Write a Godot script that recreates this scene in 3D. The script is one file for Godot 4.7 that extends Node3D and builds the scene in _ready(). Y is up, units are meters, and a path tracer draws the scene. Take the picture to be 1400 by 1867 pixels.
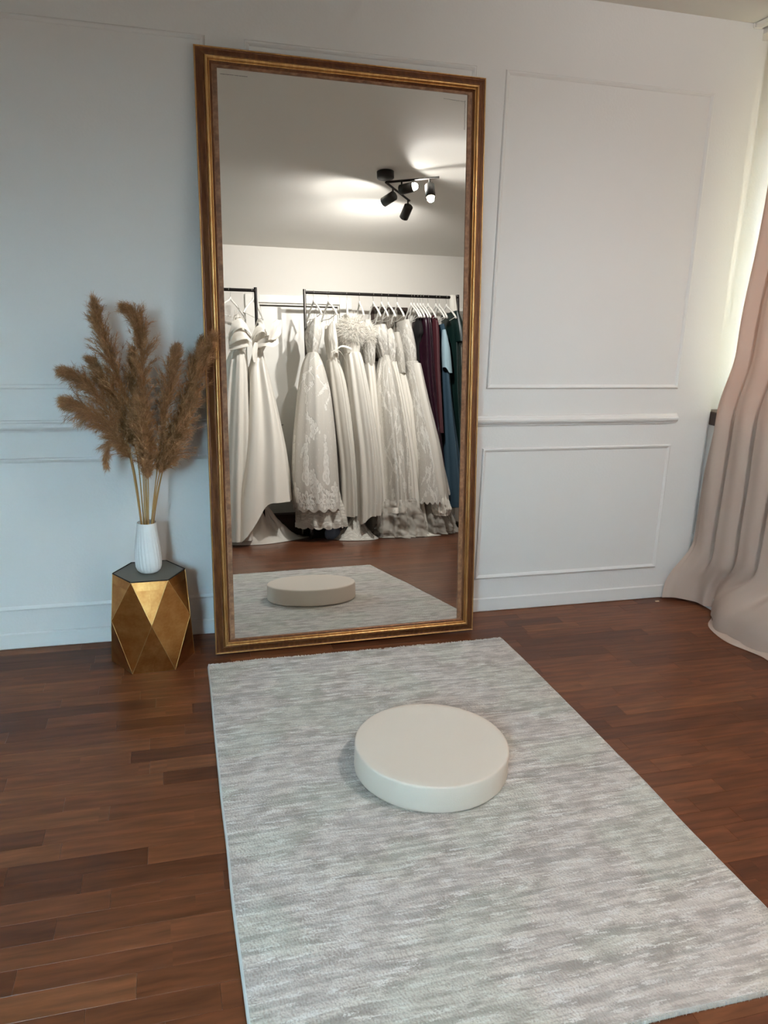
extends Node3D

# ---------------------------------------------------------------- room
const ROOM_H := 2.6
const X_LEFT := -1.5
const X_RIGHT := 2.52        # wall with the curtained window, next to the mirror wall
const X_RIGHT_FAR := 3.4     # the room is wider towards the clothes rails
const Z_JOG := 1.75
const Z_BACK := 4.19
const WX := [-1.40, -0.72]   # unseen window behind the camera, placed to light the left of the mirror wall
const WY := [1.25, 2.4]
const RECESS := 0.07          # the window reveal is set this far back to keep its light off the mirror wall
const BAR_Y := 2.135
const BAR_Z := 3.78

var M := {}
var taken := {}
var rng := RandomNumberGenerator.new()
var cam: Camera3D


# ---------------------------------------------------------------- naming
func numbered(called: String) -> String:
	if not taken.has(called):
		taken[called] = 0
		return called
	taken[called] += 1
	return "%s_%03d" % [called, taken[called]]


func tag(o: Node, label := "", category := "", group := "", kind := "") -> Node:
	if label: o.set_meta("label", label)
	if category: o.set_meta("category", category)
	if group: o.set_meta("group", group)
	if kind: o.set_meta("kind", kind)
	return o


func thing(called: String, label: String, category: String, at := Vector3.ZERO, group := "") -> Node3D:
	var o := Node3D.new()
	o.name = numbered(called)
	add_child(o, true)
	o.position = at
	tag(o, label, category, group)
	return o


func part(called: String, mesh: Mesh, material: Material, parent: Node, at := Vector3.ZERO) -> MeshInstance3D:
	var o := MeshInstance3D.new()
	o.name = called if parent != self else numbered(called)
	o.mesh = mesh
	o.material_override = material
	o.position = at
	parent.add_child(o, true)
	return o


func struct(called: String, mesh: Mesh, material: Material) -> MeshInstance3D:
	var o := part(called, mesh, material, self)
	o.set_meta("kind", "structure")
	return o


# ---------------------------------------------------------------- mesh helpers
func begin() -> SurfaceTool:
	var st := SurfaceTool.new()
	st.begin(Mesh.PRIMITIVE_TRIANGLES)
	return st


func done(st: SurfaceTool) -> ArrayMesh:
	st.generate_normals()
	return st.commit()


func tri(st: SurfaceTool, a: Vector3, b: Vector3, c: Vector3, ua := Vector2.ZERO, ub := Vector2.ZERO, uc := Vector2.ZERO) -> void:
	st.set_uv(ua); st.add_vertex(a)
	st.set_uv(ub); st.add_vertex(b)
	st.set_uv(uc); st.add_vertex(c)


func face(st: SurfaceTool, pts: Array, out: Vector3) -> void:
	# flat polygon whose front looks along out
	st.set_smooth_group(-1)
	var nrm: Vector3 = (pts[1] - pts[0]).cross(pts[2] - pts[0])
	var p := pts.duplicate()
	if nrm.dot(out) > 0.0:
		p.reverse()
	for i in range(1, p.size() - 1):
		tri(st, p[0], p[i], p[i + 1], puv(p[0], out), puv(p[i], out), puv(p[i + 1], out))


func puv(p: Vector3, out: Vector3) -> Vector2:
	var a := out.abs()
	if a.y >= a.x and a.y >= a.z: return Vector2(p.x, p.z)
	if a.x >= a.z: return Vector2(p.z, -p.y)
	return Vector2(p.x, -p.y)


func box(st: SurfaceTool, lo: Vector3, hi: Vector3, b := 0.0) -> void:
	# box with chamfered edges
	var c := (lo + hi) * 0.5
	var e := (hi - lo) * 0.5
	b = minf(b, minf(e.x, minf(e.y, e.z)) * 0.9)
	var k := func(sx: float, sy: float, sz: float, axis: int) -> Vector3:
		var v := Vector3(sx * (e.x - b), sy * (e.y - b), sz * (e.z - b))
		v[axis] = [sx, sy, sz][axis] * e[axis]
		return c + v
	for ax in 3:
		var u := (ax + 1) % 3
		var w := (ax + 2) % 3
		for s in [-1.0, 1.0]:
			var pts := []
			for q in [[-1.0, -1.0], [1.0, -1.0], [1.0, 1.0], [-1.0, 1.0]]:
				var g := [0.0, 0.0, 0.0]
				g[ax] = s; g[u] = q[0]; g[w] = q[1]
				pts.append(k.call(g[0], g[1], g[2], ax))
			var o := Vector3.ZERO
			o[ax] = s
			face(st, pts, o)
		if b > 0.0:
			for s in [-1.0, 1.0]:
				for t in [-1.0, 1.0]:
					var pts := []
					for q in [[-1.0, u], [1.0, u], [1.0, w], [-1.0, w]]:
						var g := [0.0, 0.0, 0.0]
						g[ax] = q[0]; g[u] = s; g[w] = t
						pts.append(k.call(g[0], g[1], g[2], int(q[1])))
					var o := Vector3.ZERO
					o[u] = s; o[w] = t
					face(st, pts, o)
	if b > 0.0:
		for sx in [-1.0, 1.0]:
			for sy in [-1.0, 1.0]:
				for sz in [-1.0, 1.0]:
					face(st, [k.call(sx, sy, sz, 0), k.call(sx, sy, sz, 1), k.call(sx, sy, sz, 2)], Vector3(sx, sy, sz))


func boxes(list: Array, b := 0.0) -> ArrayMesh:
	var st := begin()
	for l in list:
		box(st, l[0], l[1], b)
	return done(st)


func grid(st: SurfaceTool, rows: Array, us := 1.0, vs := 1.0, smooth := 0) -> void:
	# rows of PackedVector3Array of one length; smooth surface
	st.set_smooth_group(smooth)
	var n: int = rows[0].size()
	var m := rows.size()
	for i in m - 1:
		var r0: PackedVector3Array = rows[i]
		var r1: PackedVector3Array = rows[i + 1]
		for j in n - 1:
			var u0 := us * j / (n - 1.0)
			var u1 := us * (j + 1) / (n - 1.0)
			var v0 := vs * i / (m - 1.0)
			var v1 := vs * (i + 1) / (m - 1.0)
			tri(st, r0[j], r1[j], r0[j + 1], Vector2(u0, v0), Vector2(u0, v1), Vector2(u1, v0))
			tri(st, r0[j + 1], r1[j], r1[j + 1], Vector2(u1, v0), Vector2(u0, v1), Vector2(u1, v1))


func lathe(st: SurfaceTool, profile: Array, seg := 48, at := Vector3.ZERO, shape = null) -> void:
	# profile of Vector2(radius, y), from the bottom up on the outside
	var rows := []
	for i in range(profile.size() - 1, -1, -1):
		var r := PackedVector3Array()
		for j in seg + 1:
			var a := TAU * (j % seg) / seg
			var k: float = profile[i].x
			if shape != null:
				k *= shape.call(a, profile[i].y)
			r.append(at + Vector3(cos(a) * k, profile[i].y, -sin(a) * k))
		rows.append(r)
	grid(st, rows, 1.0, 1.0)


func tube(st: SurfaceTool, path: Array, radii, seg := 8, capped := true) -> void:
	st.set_smooth_group(0)
	var n := path.size()
	var rows := []
	var side := Vector3.ZERO
	for i in n:
		var d: Vector3 = (path[mini(i + 1, n - 1)] - path[maxi(i - 1, 0)]).normalized()
		if side == Vector3.ZERO:
			side = d.cross(Vector3.UP if absf(d.y) < 0.9 else Vector3.RIGHT).normalized()
		side = (side - d * side.dot(d)).normalized()
		var up := d.cross(side)
		var rad: float = radii if radii is float else radii[i]
		var r := PackedVector3Array()
		for j in seg + 1:
			var a := TAU * (j % seg) / seg
			r.append(path[i] + (side * cos(a) + up * sin(a)) * rad)
		rows.append(r)
	grid(st, rows)
	if capped:
		for e in [0, n - 1]:
			var out: Vector3 = (path[0] - path[1]) if e == 0 else (path[n - 1] - path[n - 2])
			var ring := []
			for j in seg: ring.append(rows[e][j])
			face(st, ring, out)


func curve(pts: Array, n: int) -> Array:
	# Catmull-Rom through points (Vector3 or float)
	var out := []
	var m := pts.size()
	for i in n:
		var t := (m - 1.0) * i / (n - 1.0)
		var k := mini(int(t), m - 2)
		out.append(cr(pts, k, t - k))
	return out


func cr(p: Array, k: int, f: float):
	var m := p.size()
	var a = p[maxi(k - 1, 0)]
	var b = p[k]
	var c = p[k + 1]
	var d = p[mini(k + 2, m - 1)]
	return (b * 2.0 + (c - a) * f + (a * 2.0 - b * 5.0 + c * 4.0 - d) * f * f + (b * 3.0 - a - c * 3.0 + d) * f * f * f) * 0.5


func frame_ring(st: SurfaceTool, w: float, h: float, profile: Array, smooth := true) -> void:
	# mitred rectangular moulding in the xy plane: profile of Vector2(inset, height)
	for i in profile.size() - 1:
		var rings := []
		for q in [profile[i], profile[i + 1]]:
			var u: float = q.x
			rings.append([Vector3(-w / 2 + u, u, q.y), Vector3(w / 2 - u, u, q.y), Vector3(w / 2 - u, h - u, q.y), Vector3(-w / 2 + u, h - u, q.y)])
		for s in 4:
			var a: Vector3 = rings[0][s]
			var b: Vector3 = rings[0][(s + 1) % 4]
			var c: Vector3 = rings[1][(s + 1) % 4]
			var d: Vector3 = rings[1][s]
			st.set_smooth_group(s + 1 if smooth else -1)
			var la := a.distance_to(b)
			tri(st, a, c, b, Vector2(0, 0), Vector2(la, .02), Vector2(la, 0))
			tri(st, a, d, c, Vector2(0, 0), Vector2(0, .02), Vector2(la, .02))


# ---------------------------------------------------------------- materials
func mat(c: Color, rough := 0.6, metal := 0.0) -> StandardMaterial3D:
	var m := StandardMaterial3D.new()
	m.albedo_color = c
	m.roughness = rough
	m.metallic = metal
	m.cull_mode = BaseMaterial3D.CULL_DISABLED
	return m


func rgb8(r: float, g: float, b: float) -> Color:
	return Color(r / 255.0, g / 255.0, b / 255.0)


func noise(freq: float, octaves := 3, sd := 1) -> FastNoiseLite:
	var n := FastNoiseLite.new()
	n.seed = sd
	n.frequency = freq
	n.fractal_octaves = octaves
	return n


func picture(w: int, h: int, fn: Callable) -> ImageTexture:
	var data := PackedByteArray()
	data.resize(w * h * 3)
	var k := 0
	for y in h:
		for x in w:
			var c: Color = fn.call(x, y)
			data[k] = int(clampf(c.r, 0, 1) * 255.0)
			data[k + 1] = int(clampf(c.g, 0, 1) * 255.0)
			data[k + 2] = int(clampf(c.b, 0, 1) * 255.0)
			k += 3
	return ImageTexture.create_from_image(Image.create_from_data(w, h, false, Image.FORMAT_RGB8, data))


func grey(w: int, h: int, fn: Callable) -> ImageTexture:
	return picture(w, h, func(x, y):
		var v: float = fn.call(x, y)
		return Color(v, v, v))


func lace_field(size: int, count: int, sd: int, border: bool) -> PackedFloat32Array:
	# floral lace: 0 is bare net, 1 is thick embroidery
	var f := PackedFloat32Array()
	f.resize(size * size)
	var r := RandomNumberGenerator.new()
	r.seed = sd
	var put := func(cx: float, cy: float, rad: float, petals: int, turn: float, ring: bool):
		for yy in range(int(cy - rad), int(cy + rad) + 1):
			if yy < 0 or yy >= size: continue
			for xx in range(int(cx - rad), int(cx + rad) + 1):
				var dx := xx - cx
				var dy := yy - cy
				var d := sqrt(dx * dx + dy * dy) / rad
				if d > 1.0: continue
				var lim := 0.55 + 0.42 * absf(cos(petals * 0.5 * (atan2(dy, dx) + turn)))
				var v := 0.0
				if d < lim:
					v = 1.0 if (d > lim - 0.28 or d < 0.2) else 0.62
					if ring and d < lim - 0.3 and d > 0.25: v = 0.12
				var at := yy * size + posmod(xx, size)
				f[at] = maxf(f[at], v)
	for i in count * 26:
		put.call(r.randf() * size, r.randf() * size, r.randf_range(1.2, 3.0), 4, r.randf(), false)
	for k in f.size(): f[k] *= 0.5
	for i in count:
		var cx := r.randf() * size
		var cy := r.randf_range(0.05, 0.95) * size
		put.call(cx, cy, r.randf_range(0.012, 0.026) * size, 5, r.randf() * TAU, false)
		var ang := r.randf() * TAU
		for k in 6:   # a curling sprig of leaves
			ang += r.randf_range(-0.5, 0.7)
			cx += cos(ang) * 0.017 * size
			cy += (absf(sin(ang)) * 0.7 + 0.3) * 0.017 * size
			put.call(cx, cy, r.randf_range(0.006, 0.013) * size, 2, ang, false)
	if border:
		for k in 7:
			var bx := (k + 0.5) * size / 7.0
			put.call(bx, size * 0.945, size * 0.05, 8, 0.0, true)
			put.call(bx, size * 0.945, size * 0.02, 6, 0.0, false)
			put.call(bx + size / 12.0, size * 0.90, size * 0.035, 5, 0.4, false)
			for q in 9:
				var a := PI * (0.05 + 0.9 * q / 8.0)
				put.call(bx + cos(a) * size * 0.075, size * 0.915 + sin(a) * size * 0.06, size * 0.012, 1, 0.0, false)
			for q in 5:
				put.call(bx, size * (0.85 - 0.027 * q), size * (0.032 - 0.005 * q), 3 + q % 2, q * 0.7, false)
	return f


func lace_material(sd: int, count: int, border: bool, net: Color, thread: Color) -> StandardMaterial3D:
	var s := 768
	var f := lace_field(s, count, sd, border)
	var m := mat(Color.WHITE, 0.75)
	m.albedo_texture = picture(s, s, func(x, y): return net.lerp(thread, f[y * s + x]))
	m.heightmap_enabled = true
	m.heightmap_texture = grey(s, s, func(x, y): return f[y * s + x] * 0.8)
	m.heightmap_scale = 0.25
	return m


func materials() -> void:
	# painted wall: faint roller texture
	var stip := noise(0.09, 3, 5)
	var bump := grey(256, 256, func(x, y): return 0.5 + 0.35 * stip.get_noise_2d(x, y))
	M.wall = mat(rgb8(226, 223, 219), 0.62)
	M.trim = mat(rgb8(227, 224, 220), 0.6)
	M.ceiling = mat(rgb8(226, 222, 214), 0.8)
	for k in ["wall", "ceiling"]:
		M[k].heightmap_enabled = true
		M[k].heightmap_texture = bump
		M[k].heightmap_scale = 0.05
		M[k].uv1_triplanar = true
		M[k].uv1_world_triplanar = true
		M[k].uv1_scale = Vector3.ONE * 3.0
	M.white_paint = mat(rgb8(232, 229, 222), 0.4)
	M.back_wall = mat(rgb8(222, 217, 209), 0.65)
	# oak-brown parquet in several tones
	var g1 := noise(0.012, 4, 11)
	var g2 := noise(0.03, 3, 12)
	var grain := grey(512, 256, func(x, y):
		var a := g1.get_noise_2d(x * 0.5, y * 5.0 + 14.0 * g2.get_noise_2d(x * 0.5, y * 0.8))
		var b := g2.get_noise_2d(x * 0.7, y * 24.0)
		return clampf(0.87 + 0.20 * a + 0.03 * b, 0.35, 1.0))
	var tones := [[117, 67, 41], [125, 73, 46], [107, 60, 37], [134, 81, 51], [120, 69, 43], [99, 55, 34], [129, 76, 48]]
	for i in tones.size():
		var t: Array = tones[i]
		var m := mat(rgb8(t[0], t[1], t[2]), 0.29)
		m.albedo_texture = grain
		m.metallic_specular = 0.4
		M["board%d" % i] = m
	M.subfloor = mat(rgb8(60, 38, 26), 0.9)
	# gilding
	var gn := noise(0.02, 4, 21)
	var worn := noise(0.07, 3, 22)
	M.gold = mat(Color.WHITE, 0.32, 0.9)
	M.gold.albedo_texture = picture(256, 256, func(x, y):
		var v := clampf(0.62 + 0.45 * gn.get_noise_2d(x, y) + 0.25 * worn.get_noise_2d(x * 2.0, y), 0, 1)
		return rgb8(164, 114, 64).lerp(rgb8(226, 184, 124), v))
	M.bole = mat(Color.WHITE, 0.38, 0.45)
	M.bole.albedo_texture = picture(256, 256, func(x, y):
		var v := clampf(0.4 + 0.6 * gn.get_noise_2d(x * 1.3, y) + 0.2 * worn.get_noise_2d(x, y), 0, 1)
		return rgb8(86, 48, 30).lerp(rgb8(146, 98, 58), v))
	M.oldwood = mat(Color.WHITE, 0.6)
	M.oldwood.albedo_texture = picture(256, 256, func(x, y):
		var v := clampf(0.45 + 0.7 * gn.get_noise_2d(x * 0.8, y * 0.8) + 0.5 * worn.get_noise_2d(x * 0.5, y * 1.4), 0, 1)
		return rgb8(110, 74, 50).lerp(rgb8(162, 118, 84), v))
	for k in ["gold", "bole", "oldwood"]:
		M[k].uv1_triplanar = true
		M[k].uv1_scale = Vector3(7.0, 1.6, 7.0) if k != "oldwood" else Vector3(4, 2.2, 4)
	M.mirror = mat(Color(0.93, 0.935, 0.925), 0.0, 1.0)
	M.backing = mat(rgb8(70, 48, 32), 0.9)
	M.silver_wear = mat(rgb8(96, 96, 92), 0.7)
	# faceted plinth
	var bn := noise(0.015, 4, 31)
	M.brass = mat(Color.WHITE, 0.30, 0.95)
	M.brass.albedo_texture = picture(256, 256, func(x, y):
		var v := clampf(0.5 + 0.7 * bn.get_noise_2d(x, y) + 0.2 * worn.get_noise_2d(x * 1.5, y * 1.5), 0, 1)
		return rgb8(170, 108, 56).lerp(rgb8(212, 158, 96), v))
	M.brass.uv1_triplanar = true
	M.brass.uv1_scale = Vector3.ONE * 3.0
	M.brass_edge = mat(rgb8(214, 176, 112), 0.4, 0.8)
	M.slate = mat(rgb8(116, 112, 104), 0.42, 0.3)
	M.porcelain = mat(rgb8(236, 236, 233), 0.35)
	M.dark = mat(rgb8(34, 30, 27), 0.8)
	M.stem = mat(rgb8(176, 138, 84), 0.7)
	M.plume = mat(Color.WHITE, 0.9)
	M.plume.vertex_color_use_as_albedo = true
	M.plume.backlight_enabled = true
	M.plume.backlight = Color(0.35, 0.27, 0.18)
	M.foam = mat(rgb8(227, 212, 197), 0.7)
	M.foam.heightmap_enabled = true
	M.foam.heightmap_texture = bump
	M.foam.heightmap_scale = 0.06
	M.foam.uv1_triplanar = true
	M.foam.uv1_scale = Vector3.ONE * 9.0
	rug_materials()
	# textiles
	var wv := noise(0.25, 2, 41)
	var weave := grey(256, 256, func(x, y): return 0.5 + 0.25 * sin(x * 1.57) * sin(y * 1.57) + 0.2 * wv.get_noise_2d(x * 0.2, y * 3.0))
	M.curtain = mat(rgb8(194, 174, 160), 0.9)
	M.curtain.heightmap_enabled = true
	M.curtain.heightmap_texture = weave
	M.curtain.heightmap_scale = 0.04
	M.curtain.uv1_scale = Vector3(14, 20, 1)
	M.curtain.backlight_enabled = true
	M.curtain.backlight = Color(0.40, 0.25, 0.20)
	M.added_blind = mat(rgb8(235, 222, 202), 0.9)  # added unseen cloth, dims and warms daylight from the right window
	M.added_blind.backlight_enabled = true
	M.added_blind.backlight = Color(0.42, 0.345, 0.275)
	M.added_sheer = mat(rgb8(250, 244, 232), 0.9)  # added strip, passes more warm light to brighten the reveal
	M.added_sheer.backlight_enabled = true
	M.added_sheer.backlight = Color(1.0, 0.81, 0.70)
	M.satin = mat(rgb8(236, 231, 221), 0.34)
	M.satin.rim_enabled = true
	M.satin.rim = 0.4
	M.crepe = mat(rgb8(224, 219, 209), 0.7)
	M.tulle = mat(rgb8(206, 200, 190), 0.9)
	M.tulle.transparency = BaseMaterial3D.TRANSPARENCY_ALPHA
	M.tulle.albedo_color.a = 0.5
	M.tulle_bright = mat(rgb8(228, 223, 213), 0.9)
	M.feather = mat(rgb8(238, 233, 224), 0.9)
	M.feather.backlight_enabled = true
	M.feather.backlight = Color(0.4, 0.4, 0.38)
	M.lace_hem = lace_material(3, 64, true, rgb8(203, 198, 189), rgb8(236, 233, 226))
	M.lace_dense = lace_material(8, 230, false, rgb8(200, 195, 186), rgb8(236, 233, 226))
	M.lace_fine = lace_material(15, 120, false, rgb8(200, 195, 185), rgb8(238, 234, 226))
	M.sparkle = mat(rgb8(208, 203, 193), 0.6)
	M.glint_sequin = mat(rgb8(255, 254, 250), 0.25)  # near-white: lamp glints on the sequins are put into the colour
	M.plum = mat(rgb8(40, 16, 28), 0.3)
	M.burgundy = mat(rgb8(64, 19, 27), 0.6)
	M.burgundy.rim_enabled = true
	M.burgundy.rim = 0.25
	M.black_cloth = mat(rgb8(12, 9, 10), 0.9)
	M.pale_blue = mat(rgb8(150, 176, 186), 0.7)
	M.dusty_blue = mat(rgb8(47, 72, 88), 0.75)
	M.green = mat(rgb8(12, 34, 31), 0.4)
	M.green_sequin = mat(rgb8(40, 110, 92), 0.25, 0.8)
	M.plum_sequin = mat(rgb8(104, 58, 80), 0.22, 0.8)
	M.plastic = mat(rgb8(240, 237, 230), 0.35)
	M.wire = mat(rgb8(190, 188, 182), 0.3, 0.9)
	M.rail = mat(rgb8(30, 26, 24), 0.35, 0.6)
	M.chrome = mat(rgb8(96, 92, 88), 0.3, 0.8)
	M.lamp_black = mat(rgb8(38, 35, 32), 0.45, 0.3)
	M.bulb = mat(rgb8(255, 244, 224), 0.5)
	M.bulb.emission_enabled = true
	M.bulb.emission = rgb8(255, 236, 208)
	M.bulb.emission_energy_multiplier = 6.0
	M.sill = mat(rgb8(62, 38, 27), 0.4)
	M.glass = mat(Color(0.95, 0.98, 1.0, 0.06), 0.02)
	M.glass.transparency = BaseMaterial3D.TRANSPARENCY_ALPHA
	M.box_brown = mat(rgb8(58, 44, 36), 0.8)
	M.box_black = mat(rgb8(20, 18, 19), 0.7)
	M.pouch = mat(rgb8(112, 124, 146), 0.7)
	M.art = mat(rgb8(120, 112, 100), 0.5)
	M.paper = mat(rgb8(222, 204, 176), 0.8)


func rug_materials() -> void:
	var a := noise(0.02, 3, 61)
	var b := noise(0.05, 4, 62)
	var c := noise(0.3, 2, 63)
	var tint := noise(0.004, 2, 64)
	var dn := noise(0.03, 3, 65)
	var W := 760
	var H := 1100
	M.rug = mat(Color.WHITE, 0.95)
	M.rug.rim_enabled = true
	M.rug.rim = 0.25
	M.rug.albedo_texture = picture(W, H, func(x, y):
		var streak := a.get_noise_2d(x * 0.35, y * 4.2)
		var patch := b.get_noise_2d(x * 0.35, y * 0.55)
		var fine := b.get_noise_2d(x * 0.9 + 300.0, y * 5.0)
		var speck := c.get_noise_2d(x * 0.7, y * 1.5)
		var v := clampf(0.5 + 0.7 * streak + 0.95 * patch + 0.45 * fine + 0.4 * speck, 0, 1)
		var col := rgb8(162, 152, 143).lerp(rgb8(216, 206, 196), v)
		var band := dn.get_noise_2d(x * 0.05 + 500.0, y * 1.5) + 0.5 * dn.get_noise_2d(x * 0.12, y * 4.0 + 90.0)
		col = col.lerp(rgb8(225, 216, 205), clampf(band * 1.5 - 0.15 + 0.3 * fine, 0, 0.6))
		col = col.lerp(rgb8(150, 145, 138), clampf(-band * 1.3 - 0.2 + 0.3 * fine, 0, 0.5))
		var dash := dn.get_noise_2d(x * 0.45, y * 3.4)
		if dash + 0.25 * speck + 0.2 * patch > 0.34: col = col.lerp(rgb8(232, 228, 222), 0.75)
		if speck - patch * 0.3 < -0.6: col = col.lerp(rgb8(146, 143, 136), 0.55)
		var t := tint.get_noise_2d(x, y * 1.3) * 1.2
		col = col.lerp(rgb8(186, 189, 174), clampf(t, 0, 0.3))
		col = col.lerp(rgb8(200, 188, 183), clampf(-t, 0, 0.28))
		return col)
	M.rug.heightmap_enabled = true
	M.rug.heightmap_texture = grey(512, 512, func(x, y): return 0.5 + 0.5 * c.get_noise_2d(x * 1.3, y * 2.2) + 0.2 * b.get_noise_2d(x, y * 2.0))
	M.rug.heightmap_scale = 0.7
	M.rug_edge = mat(rgb8(214, 213, 208), 0.9)
	M.fringe = mat(rgb8(228, 223, 214), 0.9)
	M.fringe.backlight_enabled = true
	M.fringe.backlight = Color(0.4, 0.39, 0.37)


# ---------------------------------------------------------------- start
func _ready() -> void:
	rng.seed = 7
	# camera, as found from the photograph's lines
	cam = Camera3D.new()
	cam.name = "camera"
	cam.fov = 66.643
	cam.near = 0.05
	cam.far = 60.0
	var yaw := deg_to_rad(-15.5885)
	var pitch := deg_to_rad(-15.1737)
	var roll := deg_to_rad(1.6962)
	cam.transform = Transform3D(Basis(Vector3.UP, yaw) * Basis(Vector3.RIGHT, pitch) * Basis(Vector3.BACK, roll), Vector3(0, 1.41563, 3.21295))
	add_child(cam)
	cam.current = true
	# daylight sky behind the windows
	var env := Environment.new()
	var sky_mat := ProceduralSkyMaterial.new()
	sky_mat.sky_top_color = Color(0.72, 0.91, 1.0)
	sky_mat.sky_curve = 0.35
	sky_mat.sky_horizon_color = Color(0.30, 0.36, 0.39)
	sky_mat.ground_bottom_color = Color(0.10, 0.10, 0.10)
	sky_mat.ground_horizon_color = Color(0.2, 0.21, 0.21)
	var sky := Sky.new()
	sky.sky_material = sky_mat
	env.background_mode = Environment.BG_SKY
	env.sky = sky
	env.background_energy_multiplier = 172.0
	env.tonemap_mode = Environment.TONE_MAPPER_LINEAR
	env.tonemap_exposure = 1.0
	env.sdfgi_enabled = true
	env.ssao_enabled = true
	env.ssil_enabled = true
	var we := WorldEnvironment.new()
	we.name = "world_environment"
	we.environment = env
	add_child(we)

	materials()
	room()
	panelling()
	windows()
	back_wall_details()
	floor_boards()
	mirror()
	rug()
	disc()
	plinth_and_vase()
	pampas()
	curtain()
	lamp()
	rails()
	gowns()
	floor_clutter()


# ---------------------------------------------------------------- the room
func room() -> void:
	var T := 0.3
	struct("floor", boxes([[Vector3(X_LEFT - T, -0.15, -T), Vector3(X_RIGHT_FAR + T, -0.0125, Z_BACK + T)]]), M.subfloor)
	struct("ceiling", boxes([[Vector3(X_LEFT - T, ROOM_H, -T), Vector3(X_RIGHT_FAR + T, ROOM_H + 0.2, Z_BACK + T)]]), M.ceiling)
	struct("wall_front", boxes([[Vector3(X_LEFT - T, -0.0125, -T), Vector3(X_RIGHT, ROOM_H, 0)], [Vector3(X_RIGHT, -0.0125, -T), Vector3(X_RIGHT + 0.38, ROOM_H, -RECESS)]]), M.wall)
	struct("wall_back", boxes([
		[Vector3(X_LEFT - T, -0.0125, Z_BACK), Vector3(WX[0], ROOM_H, Z_BACK + T)],
		[Vector3(WX[0], -0.0125, Z_BACK), Vector3(WX[1], WY[0], Z_BACK + T)],
		[Vector3(WX[0], WY[1], Z_BACK), Vector3(WX[1], ROOM_H, Z_BACK + T)],
		[Vector3(WX[1], -0.0125, Z_BACK), Vector3(0.966, ROOM_H, Z_BACK + T)],
		[Vector3(0.966, 2.105, Z_BACK), Vector3(1.712, ROOM_H, Z_BACK + T)],
		[Vector3(1.712, -0.0125, Z_BACK), Vector3(X_RIGHT_FAR + T, ROOM_H, Z_BACK + T)],
		[Vector3(0.966, -0.0125, Z_BACK + 0.12), Vector3(1.712, 2.105, Z_BACK + T)]]), M.back_wall)
	struct("wall_left", boxes([[Vector3(X_LEFT - T, -0.0125, 0), Vector3(X_LEFT, ROOM_H, Z_BACK)]]), M.wall)
	# right wall: window opening right beside the corner, then a step back
	var a := X_RIGHT
	var b := X_RIGHT + 0.38
	struct("wall_right", boxes([
		[Vector3(a, -0.0125, -RECESS), Vector3(b, 0.88, 1.4)],
		[Vector3(a, 2.565, -RECESS), Vector3(b, ROOM_H, 1.4)],
		[Vector3(a, -0.0125, 1.4), Vector3(b, ROOM_H, Z_JOG)],
		[Vector3(b, -0.0125, Z_JOG - 0.35), Vector3(X_RIGHT_FAR, ROOM_H, Z_JOG)],
		[Vector3(X_RIGHT_FAR, -0.0125, Z_JOG - 0.35), Vector3(X_RIGHT_FAR + T, ROOM_H, Z_BACK)]]), M.wall)
	# baseboards
	var bb := func(called, lo, hi): struct(called, boxes([[lo, hi]], 0.004), M.trim)
	bb.call("baseboard_front", Vector3(X_LEFT, 0, 0), Vector3(X_RIGHT, 0.068, 0.012))
	bb.call("baseboard_left", Vector3(X_LEFT, 0, 0.012), Vector3(X_LEFT + 0.012, 0.068, Z_BACK))
	bb.call("baseboard_right", Vector3(X_RIGHT - 0.012, 0, 0.012), Vector3(X_RIGHT, 0.068, Z_JOG))
	struct("baseboard_back", boxes([
		[Vector3(X_LEFT + 0.012, 0, Z_BACK - 0.012), Vector3(0.847, 0.068, Z_BACK)],
		[Vector3(1.835, 0, Z_BACK - 0.012), Vector3(X_RIGHT_FAR, 0.068, Z_BACK)]], 0.004), M.trim)


func panelling() -> void:
	# picture-frame mouldings and the dado rail on the mirror wall
	var prof := [Vector2(0, 0), Vector2(0.0, 0.004), Vector2(0.003, 0.0075), Vector2(0.008, 0.008), Vector2(0.011, 0.005), Vector2(0.015, 0.004), Vector2(0.018, 0.0)]
	var n := 1
	for x in [[-1.42, -0.907], [-0.78, 0.175], [0.316, 1.221], [1.347, 2.318]]:
		for y in [[0.164, 0.788], [1.055, 2.317]]:
			var st := begin()
			var w: float = x[1] - x[0]
			var h: float = y[1] - y[0]
			frame_ring(st, w, h, prof)
			var o := struct("trim_%d" % n, done(st), M.trim)
			o.position = Vector3((x[0] + x[1]) / 2, y[0], 0)
			n += 1
	var st := begin()
	var pr := [Vector2(0.0, 0.890), Vector2(0.006, 0.890), Vector2(0.009, 0.897), Vector2(0.016, 0.902), Vector2(0.021, 0.910), Vector2(0.022, 0.918), Vector2(0.018, 0.924), Vector2(0.010, 0.928), Vector2(0.008, 0.934), Vector2(0, 0.936)]
	st.set_smooth_group(-1)
	for i in pr.size() - 1:
		var p: Vector2 = pr[i]
		var q: Vector2 = pr[i + 1]
		var x0 := X_LEFT
		var x1 := 2.33
		var out := Vector3(0, -(q.x - p.x), q.y - p.y)
		face(st, [Vector3(x0, p.y, p.x), Vector3(x1, p.y, p.x), Vector3(x1, q.y, q.x), Vector3(x0, q.y, q.x)], out)
	var cap := []
	for p in pr: cap.append(Vector3(2.33, p.y, p.x))
	face(st, cap, Vector3.RIGHT)
	struct("trim_%d" % n, done(st), M.trim)


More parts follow.
